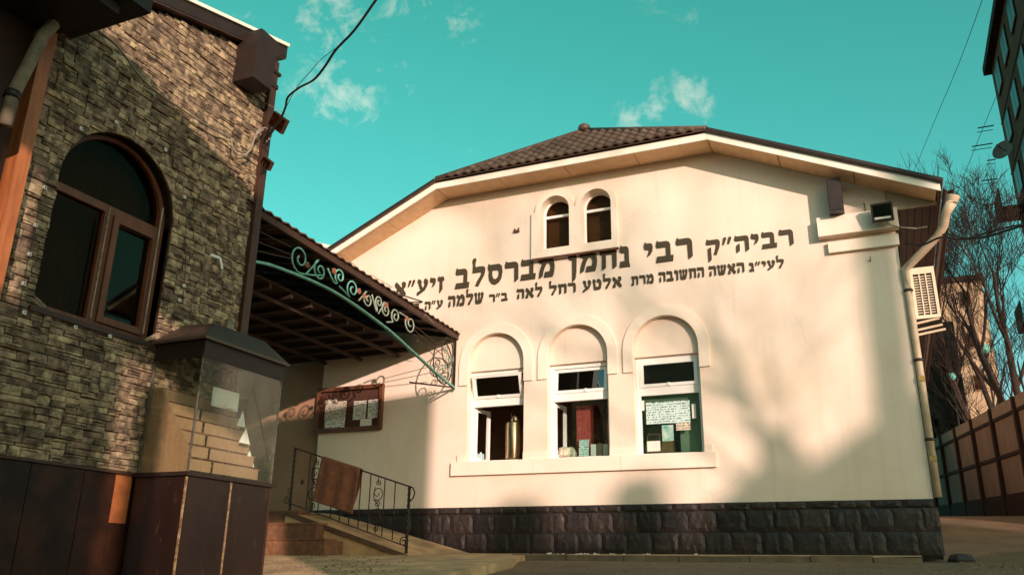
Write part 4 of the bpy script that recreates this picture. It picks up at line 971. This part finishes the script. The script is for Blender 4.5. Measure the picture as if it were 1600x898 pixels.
MB().box(XW-.045, XW-.04, wcy+.13, wcy+wr-.15, wz0+.16, lowz-.11).build('pane', glass('old_glass', (.26,.22,.16), .035, .03, (.9,.75,.5)), W)
MB().box(XW-.045, XW-.04, wcy-wr+.08, wcy-.05, wz0+.08, lowz-.03).build('pane', gl_dark, W)
MB().plate([frm[3]], (XW-.04, 0, 0), YU, ZU, .005).build('pane', gl_dark, W)
MB().box(XW-.35, XW-.30, wcy-wr, wcy+wr, wz0, wsp+wr).build('curtain', mat('dark_curtain', (.085,.050,.034), (.05,.030,.021), 7, .9, stretch=(1,8,.5)), W)
rv = MB(); ring = [(wcy-wr, wz0)]+[(wcy+wr*math.cos(PI-PI*i/26), wsp+wr*math.sin(PI-PI*i/26)) for i in range(27)]+[(wcy+wr, wz0)]
for (y, z) in ring: rv.v += [Vector((XS+.002, y, z)), Vector((XW, y, z)), ]
for i in range(len(ring)-1): rv.f.append((2*i, 2*i+2, 2*i+3, 2*i+1))
rv.build('reveal', brownm, W)
MB().box(XS-.20, XS+.05, wcy-wr-.04, wcy+wr+.03, wz0-.05, wz0-.002).build('sill', brownm, W)
# window bars in front of the lower lights (rods shown by thin bright edge)
MB().bar((XW+.05, wcy+wr-.10, wz0+.10), (XW+.05, wcy+wr-.10, wsp+.2), .012).build('drip_rod', cablew, W)
MB().bar((XW+.05, wcy-.045, wz0+.08), (XW+.05, wcy-.045, lowz), .012).build('drip_rod', wornedge, W)
# roof edge: pale flashing over dark fascia and soffit
for nm, m_, xo, z0, z1 in (('flashing', fascw, -6.655, .03, .075), ('fascia', darkm, -6.685, -.13, .028), ('soffit', brownm, -6.79, -.155, -.133)):
    xi = -6.72 if nm == 'fascia' else -7.4
    mb = MB(); P = [(y, 5.75+(y-5.75)*.285) for y in (2.2, 7.60)]
    vs_ = [(x, y, z+dz) for (y, z) in P for x in (xi, xo if nm != 'soffit' else -6.69) for dz in (z0, z1)]
    mb.add(vs_, [(0,1,3,2),(4,6,7,5),(0,4,5,1),(2,3,7,6),(0,2,6,4),(1,5,7,3)]); mb.build(nm, m_, SH)
# corner post with brackets
MB().box(-6.88, -6.72, 7.40, 7.52, 1.9, 6.02).build('corner_post', brownm, SH)
MB().box(-6.895, -6.705, 7.385, 7.535, 5.62, 5.68).build('post_collar', darkm, SH)
MB().box(-6.90, -6.70, 7.38, 7.56, 5.83, 5.87).build('post_collar', darkm, SH)
MB().tube([(-6.70, 7.18, 1.98), (-6.70, 7.18, 2.40)], .05, 12).build('vent_pipe', mat('zinc', (.42,.30,.2), (.3,.2,.13), 9, .4, metal=.7), SH, True)
# lights, speaker and cables on that house
sp = empty('wall_speaker', (-6.65, 7.0, 5.2), 'long dark speaker box hung below the stone house roof edge', 'speaker')
sa_ = MB(); y0, y1, z0, z1 = 6.80, 7.13, 5.33, 6.00
sa_.add([(-6.78, y0, z0), (-6.46, y0, z0), (-6.46, y1, z0), (-6.78, y1, z0), (-6.78, y0, z1), (-6.42, y0, z1), (-6.42, y1, z1), (-6.78, y1, z1)], [(0,3,2,1),(4,5,6,7),(0,1,5,4),(1,2,6,5),(2,3,7,6),(3,0,4,7)])
sa_.build('cabinet', darkm, sp)
MB().bar((-6.78, 6.95, 5.9), (-6.5, 6.95, 6.08), .03).build('bracket', darkm, sp)
def floodl(px, py, Y, s_, label):
    c = atY(px, py, Y); f = empty('floodlight', c-Vector((0,0,s_)), label, 'floodlight')
    U_ = Vector((.66, .05, -.55)).normalized(); V_ = Vector((.42, -.25, .80)).normalized(); V_ = (V_-U_*V_.dot(U_)).normalized()
    MB().plate([rect(-s_, s_, -s_*.7, s_*.7)], c, U_, V_, .05).build('housing', brownm, f)
    MB().plate([rect(-s_*.9, s_*.9, -s_*.62, s_*.62)], c+U_.cross(V_)*.008, U_, V_, .006).build('lens', gl_dark, f)
    MB().bar(c-U_*s_*.6, Vector((-6.74, 7.42, c.z-.12)), .018).bar(c+U_*s_*.2, Vector((-6.74, 7.42, c.z-.16)), .018).build('bracket', darkm, f)
floodl(433, 191, 7.25, .135, 'brown square floodlight on the stone house corner post, the upper one')
floodl(415, 255, 7.40, .085, 'small dark floodlight low on the stone house corner post')
def cable(name, pts, r, m, label):
    return MB().tube(spline([Vector(p) for p in pts], 6), r, 6).build(name, m, None, True, label, 'cable')
cable('cable', [atX(x, y, -6.70) for x, y in ((100,10),(130,24),(150,45),(185,75),(230,132),(285,172),(330,200),(362,218),(372,236),(388,236),(398,215),(408,205))], .011, rubber, 'pale sagging cable strung across the stone wall above the arched window')
cable('cable', [atX(x, y, -6.66) for x, y in ((362,216),(364,232),(376,243),(390,236),(400,212),(412,202))], .010, cablew, 'white cable loop hanging at the stone house corner')
cable('cable', [atX(x, y, -6.66) for x, y in ((395,225),(402,206),(415,200),(424,212),(415,222))], .009, cablew, 'small white cable coil around the corner post')
def skyc(pts, ya_, yb_): n = len(pts)-1; return [atY(x, y, ya_+(yb_-ya_)*i/n) for i, (x, y) in enumerate(pts)]
cable('overhead_cable', skyc([(412,224),(424,205),(438,186),(446,168),(450,152),(468,137),(490,125),(507,105),(525,78),(555,46),(592,-6),(640,-70)], 7.35, 5.6), .013, cablem, 'thick black overhead cable rising from the stone house into the sky')
cable('overhead_cable', skyc([(440,182),(462,140),(485,112),(503,92),(530,72)], 7.3, 6.6), .004, cablem, 'thin wire running beside the thick black overhead cable')
cable('overhead_cable', skyc([(402,158),(420,164),(445,178),(455,186)], 7.4, 7.3), .004, cablew, 'fine pale wire above the upper floodlight of the stone house')
cable('overhead_cable', skyc([(1412,381),(1440,383),(1470,371),(1500,374),(1540,370),(1580,358),(1640,340)], 12.9, 11.5), .015, cablem, 'dark service cable running right from the white building eave')
cable('overhead_cable', skyc([(1445,384),(1475,366),(1510,372),(1550,361),(1590,352),(1640,346)], 12.92, 11.6), .013, cablem, 'second service cable twisted along the first at the right')
cable('overhead_cable', skyc([(1542,-20),(1500,95),(1462,185),(1428,268)], 24, 40), .010, cablem, 'faint thin wire crossing the sky at the upper right')
cable('overhead_cable', skyc([(1556,152),(1530,215),(1508,270),(1488,322)], 40, 40), .012, cablem, 'faint wire slanting down from the tall block of flats')
# light string around the arched window
LS = empty('light_string', (XS, wcy, 1.5), 'string of small white clips and bulbs around the arched stone window', 'light string')
ring_px = [(172,525),(118,511),(38,488),(37,443),(46,397),(56,352),(70,293),(127,201),(182,191),(259,234),(289,308),(288,446),(281,469)]
for q in ring_px:
    c = atX(q[0], q[1], XS+.055); cl_ = MB().box(c.x-.01, c.x+.006, c.y-.017, c.y+.017, c.z-.016, c.z+.016).build('clip', whitep, LS)
    MB().lathe((c.x+.012, c.y, c.z-.006), [(.004,0),(.006,.006),(.003,.012)], 6).build('bulb', darkm, cl_)
MB().tube(spline([atX(x, y, XS+.052) for x, y in ring_px], 4), .003, 4).build('wire', cablem, LS)
c = [atX(x, y, -6.73) for x, y in ((329,398),(344,403),(347,420))]
MB().bar(c[0], c[1], .012, .03).bar(c[1], c[2], .012, .03).build('bent_strip', whitep, None, False, 'bent white strip left on the stone wall right of the window', 'strip')
# ------------------------------------------------------------------ porch eave at the far left edge
PE = empty('porch_roof', (-6.4, 3.6, 4.2), 'dark overhanging porch eave at the upper left corner', 'roof')
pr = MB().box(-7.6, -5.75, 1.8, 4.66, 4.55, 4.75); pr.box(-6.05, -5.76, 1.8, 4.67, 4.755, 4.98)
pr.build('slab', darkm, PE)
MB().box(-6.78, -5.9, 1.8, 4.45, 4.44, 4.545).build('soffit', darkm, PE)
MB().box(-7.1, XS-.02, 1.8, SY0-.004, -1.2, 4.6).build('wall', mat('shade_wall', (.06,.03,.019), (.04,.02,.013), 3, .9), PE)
dpx = [atX(84, 38, -6.45), atX(68, 55, -6.45), atX(20, 148, -6.45), atX(8, 196, -6.45)]
gp = MB().tube(dpx, .058, 8); gp.build('downpipe', rubber, PE, True)
MB().tube([atX(21, 144, -6.45), atX(17, 154, -6.45)], .068, 8).build('pipe_collar', darkm, PE, True)
post = MB().box(-6.81, -6.66, SY0-.135, SY0-.008, -1.2, 4.43); post.build('post', mat('orange_wood', (.42,.14,.045), (.28,.085,.026), 6, .45, .002, 30, stretch=(4,4,.5)), PE)
# ------------------------------------------------------------------ display kiosk against the stone wall
KX0, KX1, KY0, KY1, KZ, KT = XS+.045, -6.1, 6.235, 7.475, .575, 1.90
KI = empty('display_kiosk', (-6.45, 6.85, -1.2), 'dark metal kiosk with a glazed case of wooden tiers and hood', 'kiosk')
MB().box(KX0, KX1, KY0, KY1, -1.2, KZ-.04).build('base', kioskm, KI)
for a, b in ((KY0+.012, 6.83), (6.836, KY1-.07)): MB().box(KX1+.001, KX1+.012, a, b, -1.15, KZ-.06).build('base_panel', kioskm, KI)
MB().box(KX0+.02, KX1-.02, KY0-.012, KY0-.001, -1.15, KZ-.06).build('base_panel', kioskm, KI)
for (x, y) in ((KX1+.006, KY0-.004), (KX1+.01, KY1-.03), (KX1+.016, 6.833)): MB().box(x-.012, x+.004, y-.009, y+.009, -1.15, KZ-.05).build('edge_strip', wornedge if y < 7 else brownm, KI)
MB().box(KX0-.02, KX1+.03, KY0-.03, KY1+.03, KZ-.038, KZ).build('counter', darkm, KI)
for x, y in ((KX1-.012, KY0+.012), (KX1-.012, KY1-.012), (KX0+.012, KY0+.012), (KX0+.012, KY1-.012)): MB().bar((x, y, KZ), (x, y, KT-.002), .018).build('corner_bar', mat('grey_bar', (.2,.19,.15), (.1,.09,.07), 20, .4, metal=.5), KI)
MB().box(KX0+.03, KX1-.03, KY0+.004, KY0+.009, KZ+.002, KT-.003).build('pane', gl_kiosk, KI)
for a, b in ((KY0+.03, 6.72), (6.726, KY1-.03)): MB().box(KX1-.006, KX1-.001, a, b, KZ+.002, KT-.003).build('pane', gl_kiosk, KI)
MB().box(KX0+.03, KX1-.03, KY1-.009, KY1-.004, KZ+.002, KT-.003).build('pane', gl_kiosk, KI)
# side panel of plywood cut to the slope of the tiers
yp = KY0+.03
sp_ = [atY(218, 736, yp), atY(290, 735, yp), atY(292, 708, yp), atY(253, 606, yp), atY(243, 606, yp)]
xa_, xb_ = KX0+.01, KX1-.02
zt0 = atY(253, 606, yp).z; xt0 = max(atY(253, 606, yp).x, KX0+.05); zt1 = atY(291, 706, yp).z
MB().plate([[(xa_, KZ+.002), (xb_, KZ+.002), (xb_, zt1), (xt0, zt0), (xa_, zt0+.01)]], (0, yp, 0), XU, ZU, .012).build('side_panel', ply, KI)
nT = 6
for k_ in range(nT):
    t = (k_+.5)/nT; x = xb_+(xt0-xb_)*(k_+1)/nT*.96-.02; z0 = KZ+.004+(zt0-KZ)*k_/nT; z1 = KZ+.004+(zt0-KZ)*(k_+1)/nT
    for a, b in ((KY0+.05, 6.66+.02*k_), (6.70+.02*k_, KY1-.10)):
        MB().box(x-.012, x, a, b, z0+.030, z1-.004).build('tier_board', ply, KI)
    MB().box(x-.10, x-.0125, KY0+.05, KY1-.05, z1-.003, z1+.009).build('tier_shelf', brownw, KI)
MB().bar((KX1-.03, 7.05, 1.55), (KX1-.03, 7.42, .80), .014).build('strut', darkm, KI)
for yy, zz, sx in ((7.2, 1.05, .09), (7.3, .82, .10), (7.12, 1.22, .07), (6.95, 1.38, .09)):  # white cones and card added in place of bright reflections on the glass
    MB().add([(-6.30, yy-sx, zz-.07), (-6.30, yy+sx, zz-.07), (-6.30, yy, zz+.10), (-6.36, yy, zz-.07)], [(0,1,2),(1,3,2),(3,0,2),(0,3,1)]).build('paper_cone', whitep, KI)
MB().box(-6.42, -6.41, 6.76, 7.16, 1.32, 1.52).build('price_card', whitep, KI)
MB().box(KX1-.004, KX1+.008, KY0+.0, KY1, KT-.20, KT-.024).build('valance', darkm, KI)  # dark bands added for the shaded inside of the case top
MB().box(KX0+.02, KX1-.006, KY0-.008, KY0+.003, KT-.20, KT-.024).build('valance', darkm, KI)
# hood
hz, ht = KT, 2.30; e = .04
A = [Vector((KX0-.02, KY0-e, hz)), Vector((KX1+e, KY0-e, hz)), Vector((KX1+e, KY1+e, hz)), Vector((KX0-.02, KY1+e, hz))]
C_ = [Vector((XS+.02, 6.95, ht)), Vector((XS+.16, 7.02, ht-.02)), Vector((XS+.16, 7.30, ht-.02)), Vector((XS+.02, 7.36, ht))]
mid = [a+(c-a)*.5+Vector((0,0,.075)) for a, c in zip(A, C_)]
hd = MB().add(A+mid+C_, [(0,1,5,4),(1,2,6,5),(2,3,7,6),(4,5,9,8),(5,6,10,9),(6,7,11,10),(8,9,10,11)])
hd.build('hood', mat('hood_sheet', (.055,.032,.021), (.035,.02,.014), 6, .5, .001, 40), KI, False)
MB().plate([rect(KX0-.01, KX1+e-.005, KY0-e+.005, KY1+e-.005)], (0, 0, hz-.004), XU, YU, .02).build('hood_ceiling', darkm, KI)
for a, b in ((A[1], A[2]), (A[0], A[1])): MB().bar(a+Vector((0,0,-.012)), b+Vector((0,0,-.012)), .012, .03).build('hood_rim', mat('rim', (.10,.065,.042), None, 8, .5), KI)
# ------------------------------------------------------------------ fence on the right
def fx(y): return 2.84-.146*(y-20.4)
def fz(y): return 3.47+.042*(y-20.4)
FE = empty('panel_fence', (1.8, 27, .9), 'brown panel fence with dark grid frame on a dark base wall', 'fence')
ys_ = [17.2+1.9*i for i in range(16)]
def fbar(y0, y1, za, zb_, t, m, name, dx=0):
    P = [(fx(y)+dx, y, fz(y)) for y in (y0, y1)]
    vs_ = []
    for (x, y, z) in P: vs_ += [(x-t/2, y, z+za), (x+t/2, y, z+za), (x+t/2, y, z+zb_), (x-t/2, y, z+zb_)]
    return MB().add(vs_, [(0,1,2,3),(7,6,5,4),(0,4,5,1),(1,5,6,2),(2,6,7,3),(3,7,4,0)]).build(name, m, FE)
for y0, y1 in zip(ys_, ys_[1:]):
    fbar(y0+.07, y1-.07, -.26, 0, .10, fencec, 'cap_panel')
    fbar(y0+.07, y1-.07, -1.12, -.34, .04, fencem, 'panel'); fbar(y0+.07, y1-.07, -2.0, -1.20, .04, fencem, 'panel')
    fbar(y0+.068, y1-.068, -.338, -.262, .12, fencef, 'rail'); fbar(y0+.068, y1-.068, -1.198, -1.122, .12, fencef, 'rail'); fbar(y0+.068, y1-.068, -2.09, -2.002, .12, fencef, 'rail')
    fbar(y0+.066, y1-.066, -3.2, -2.092, .16, fencef, 'base_wall')
for y in ys_: fbar(y-.065, y+.065, -3.2, -.0, .16, fencef, 'post', -.02)
# ------------------------------------------------------------------ block of flats at the right edge
TX, TY1, TZ = 7.45, 45.0, 24.9
TW = empty('flats_tower', (12, 38, 1.5), 'tall dark apartment block rising at the right edge', 'building')
MB().box(TX, 18, 31, TY1, 1, TZ).build('wall', towerm, TW)
MB().box(TX-.35, 18.1, 30.8, TY1+.25, TZ+.01, TZ+.45).build('cornice', towerd, TW)
for fl_ in range(8):
    z = 2.2+fl_*2.85
    for y in (43.2, 40.4, 37.6, 34.8):
        wv = MB().box(TX-.05, TX-.005, y-.75, y+.75, z+.75, z+2.15).build('window', towerd, TW)
        MB().box(TX-.07, TX-.052, y-.70, y-.03, z+.80, z+2.10).build('pane', mat('far_pane', (.04,.028,.02), None, 3, .35, spec=.25), wv)
        MB().box(TX-.07, TX-.052, y+.03, y+.70, z+.80, z+2.10).build('pane', mat('far_pane', (.04,.028,.02), None, 3, .35, spec=.25), wv)
        MB().box(TX-.09, TX-.053, y-.80, y+.80, z+.66, z+.745).build('sill', towerm, wv)
    if fl_ in (2, 3, 5):
        bl = MB().box(TX-1.0, TX-.002, 43.0, 44.9, z+.0, z+.12); bl.box(TX-1.0, TX-.95, 43.0, 44.9, z+.121, z+1.1); bl.build('balcony', towerd if fl_ != 3 else towerm, TW)
    if fl_ < 7: MB().box(TX-.03, TX-.004, 31, TY1, z+2.50, z+2.56).build('panel_joint', towerd, TW)
for px_, py_, dl in ((1553,196,26),(1551,224,34),(1556,249,14),(1559,279,26),(1570,317,34),(1575,338,22)):
    c = atX(px_, py_, TX); c2 = c+Vector((-dl*.030, 0, 0)); MB().bar(c, c2, .05).bar(c+Vector((0,.5,0)), c2+Vector((0,.5,0)), .03).build('drying_bracket', towerd, TW)
dc = atX(1567, 234, TX-.4); DI = empty('satellite_dish', dc, 'round satellite dish on the side of the tall block', 'satellite dish')
md = MB(); ax = Vector((-.55, -.80, .25)).normalized(); u1 = ax.orthogonal().normalized(); u2 = ax.cross(u1)
for r_, d_ in ((0, -.12), (.25, -.09), (.42, -.03), (.52, .02)):
    for j in range(20): a = 2*PI*j/20; md.v.append(dc+ax*d_+r_*(math.cos(a)*u1+math.sin(a)*u2))
for i in range(3):
    for j in range(20): md.f.append((i*20+j, i*20+(j+1) % 20, i*20+20+(j+1) % 20, i*20+20+j))
md.build('reflector', mat('dish_paint', (.20,.15,.11), None, 5, .6), DI, True)
MB().bar(dc, dc+ax*.55, .03).build('feed_arm', towerd, DI); MB().bar(dc-ax*.1, Vector((TX, dc.y, dc.z)), .05).build('mount', towerd, DI)
# ------------------------------------------------------------------ sunlit building behind the tree
FB = empty('far_building', (5.5, 64, 2), 'sunlit tan building behind the bare tree at the right', 'building')
fa, fb = atY(1466, 444, 60), atY(1533, 434, 60)
MB().box(fa.x-3, fb.x, 60, 72, 1, fa.z).build('wall', farm_, FB)
MB().box(fa.x-3, fb.x+.15, 59.8, 72.1, fa.z+.01, fa.z+.35).build('cornice', brownm, FB)
for fl_ in range(6):
    for j in range(4):
        x = fb.x-1.1-j*1.75; z = 2.6+fl_*2.8
        wv = MB().box(x-.34, x+.34, 59.93, 59.995, z, z+1.05).build('window', mat('far_frame', (.34,.22,.13), (.26,.17,.10), 3, .8), FB); MB().box(x-.28, x+.28, 59.90, 59.928, z+.08, z+.97).build('pane', gl_dark, wv)
DB = empty('dark_annex', (2.2, 44, 2), 'dark weathered brick building just right of the white corner', 'building')
da, db = atY(1452, 505, 42), atY(1492, 520, 42)
MB().box(da.x-4, db.x, 42, 50, 1, da.z).build('wall', farsh, DB)  # dark colour stands for the shaded side of the far building
for fl_ in range(3):
    for j in range(3):
        x = db.x-.55-j*.95; z = 2.4+fl_*2.7
        wv = MB().box(x-.3, x+.3, 41.93, 41.995, z, z+1.4).build('window', towerd, DB); MB().box(x-.24, x+.24, 41.9, 41.928, z+.06, z+1.34).build('pane', gl_dark, wv)
# ------------------------------------------------------------------ bare trees
def branch_tree(mb, p, d, L_, r_, depth, rnd, spread=.55, gravi=.06, minr=.006):
    n = 4; pts = [Vector(p)]; rr = [r_]; dd = Vector(d).normalized()
    for i in range(n):
        dd = (dd+Vector((rnd.uniform(-1,1), rnd.uniform(-1,1), rnd.uniform(-.5,1)))*.13+Vector((0,0,gravi))).normalized()
        pts.append(pts[-1]+dd*L_/n); rr.append(r_*(1-.42*(i+1)/n))
    mb.tube(pts, rr, 5 if r_ > .03 else 3, False)
    if depth == 0: return
    k = rnd.choice((2, 3, 3)) if depth > 2 else 4
    for i in range(k):
        q = rnd.uniform(.45, 1.0) if i else 1.0
        j = min(n, max(1, int(q*n))); base = pts[j]
        a = rnd.uniform(0, 2*PI); side = dd.orthogonal().normalized(); side = (math.cos(a)*side+math.sin(a)*dd.cross(side))
        nd = (dd+side*rnd.uniform(spread*.6, spread*1.4)).normalized()
        branch_tree(mb, base, nd, L_*rnd.uniform(.62, .86), max(minr, rr[j]*rnd.uniform(.55, .8)), depth-1, rnd, spread, gravi, minr)
def bare_tree(name, base, stems, seed, label, depth=6, L0=2.6, r0=.16, group=None, parentcat='tree'):
    rnd = random.Random(seed); t = empty(name, base, label, parentcat, group); tr = MB(); cr = MB()
    for d in stems:
        p = Vector(base); d = Vector(d).normalized(); pts = [p+Vector((0,0,-.3))]; rr = [r0*1.15]
        for i in range(4):
            d = (d+Vector((rnd.uniform(-.1,.1), rnd.uniform(-.1,.1), .04))).normalized(); pts.append(pts[-1]+d*L0*.62); rr.append(r0*(1-.09*(i+1)))
        tr.tube(pts, rr, 8)
        for i in (2, 3, 4, 4):
            a = rnd.uniform(0, 2*PI); sd = Vector((math.cos(a), math.sin(a), .35)); branch_tree(cr, pts[i], (d+sd*.75), L0*rnd.uniform(.7, 1), rr[i]*.62, depth-1, rnd)
        branch_tree(cr, pts[-1], d, L0, rr[-1]*.9, depth, rnd)
    tr.build('trunk', bark, t, True); cr.build('crown', bark, t, True); return t
def gz(y): return G(y)
b1 = atY(1608, 640, 25); bare_tree('bare_tree', Vector((b1.x, 25, gz(25))), [(-.12, .05, 1), (.05, .0, 1)], 3, 'leafless tree with forked trunk behind the fence at right', 6, 1.9, .12, 'bare trees behind the fence')
b2 = atY(1560, 640, 34); bare_tree('bare_tree', Vector((b2.x, 34, gz(34))), [(-.12, 0, 1), (.06, 0, 1)], 8, 'leafless tree farther back left of the forked trunk', 6, 2.2, .13, 'bare trees behind the fence')
b3 = atY(1500, 640, 38); bare_tree('bare_tree', Vector((b3.x, 38, gz(38))), [(.02, 0, 1), (-.22, 0, 1)], 21, 'leafless tree before the dark annex beside the white corner', 6, 1.8, .10, 'bare trees behind the fence')
# globe lamps
for px_, py_, Y, rr_, lb in ((1538,545,27.5,.155,'nearest and highest of the three mint globe lamps'), (1487,588,34,.145,'middle one of the three mint globe lamps'), (1449,617,40,.135,'farthest mint globe lamp, next to the white corner')):
    c = atY(px_, py_, Y); t = empty('globe_lamp', (c.x, Y, gz(Y)), lb, 'street lamp', 'globe lamps beyond the fence')
    MB().lathe((c.x, Y, c.z-rr_), [(rr_*math.sin(PI*i/12)+.001, rr_-rr_*math.cos(PI*i/12)) for i in range(13)], 18).build('globe', lampg, t, True)
    MB().tube([(c.x, Y, gz(Y)-.2), (c.x, Y, c.z-rr_)], [.045, .022], 8).build('pole', darkm, t, True); MB().lathe((c.x, Y, c.z-rr_-.05), [(.03,0),(.06,.02),(.06,.06)], 10).build('collar', darkm, t)
# ------------------------------------------------------------------ unseen tree and added wall cutouts behind the photographer, shaping the long shadows
def zc(y): return .29*(13-y)                     # how much higher a shadow edge on the white wall lies at depth y
GY = -3.4
gx = lambda c: c-.96*GY
shadow_cutout = MB().plate([[(gx(-12), -1.3), (gx(-1.25), -1.3), (gx(-1.25), 4.35), (gx(-.45), 4.45), (gx(-.45), 4.15), (gx(.9), 4.15), (gx(.9), 4.8), (gx(1.95), 4.8), (gx(1.95), -1.3), (gx(5.1), -1.3), (gx(5.1), 7.45), (gx(1.0), 7.15), (gx(-4), 7.3), (gx(-12), 7.3)],
                   rect(gx(-2.80), gx(-2.30), 4.15, 5.45), rect(gx(-1.0), gx(-.12), 4.68, 5.02)], (0, GY, 0), XU, ZU, .15)  # added unseen wall; outline and holes cut to place shade and sun patches
GT = empty('gateway_building', (3, GY, -1.3), 'two-storey gateway building behind the camera with a tall passage', 'building')
shadow_cutout.build('wall', mat('gate_stucco', (.30,.22,.15), (.24,.17,.11), 1.2, .9), GT)
MB().box(gx(-.62), gx(-.40), GY-.3, GY-.1, -1.25, 4.3).build('pillar', brownm, GT)  # added to cast a narrow upright shade within the opening
RWy = -20.0; off = zc(RWy); rx = lambda x: x+.96*(13-RWy)
prof = [(-7.4, -7.0), (.9, -7.0)]
low = empty('street_row', (17, RWy, -1.4), 'row of low houses across the street behind the camera', 'building')
def prism(name, pts, y0, t, m, par): MB().plate([[(x+.96*(13-y0), z+zc(y0)) for x, z in pts]], (0, y0, 0), XU, ZU, t).build(name, m, par)
rowm = mat('row_stucco', (.34,.25,.17), (.28,.2,.13), 1, .9)
gnd = -1.3-off
prism('wall', [(-7.35, gnd), (-2.7, gnd), (-2.7, .12), (-7.35, .05)], RWy, .15, rowm, low)  # low wall added to keep the ground before the plinth shaded
prism('gable_house', [(-2.69, gnd), (6, gnd), (6, 3.4), (.9, 2.3), (-.25, 1.75), (-1.05, 1.22), (-1.42, 1.12), (-1.75, 1.30), (-2.69, .5)], RWy, .15, rowm, low)
prism('chimney', [(-1.62, 1.1), (-1.46, 1.1), (-1.46, 1.72), (-1.62, 1.72)], RWy+.45, .25, rowm, low)
prism('tower', [(-.28, -5.9), (.28, -5.9), (.46, 5.6), (-.02, 5.6)], -9.0, .12, rowm, low)  # unseen leaning shaft added for the upright shadow near the right corner
for cx_, r_, zt_ in ((-3.68, .36, 1.12), (-5.75, .42, .80)):  # unseen domes added for the rounded shadows low on the wall
    prism('water_tank', [(cx_-r_, .0)]+[(cx_+r_*math.cos(PI-PI*i/14), zt_-r_*.8+r_*.8*math.sin(PI*i/14)) for i in range(15)]+[(cx_+r_, .0)], RWy-.3, .25, rowm, low)
tb = Vector((.3+.96*(13+9), -9, -1.3))
bare_tree('street_tree', tb, [(.03, 0, 1)], 31, 'bare street tree behind the camera throwing soft branch shadows', 5, 3.5, .15)
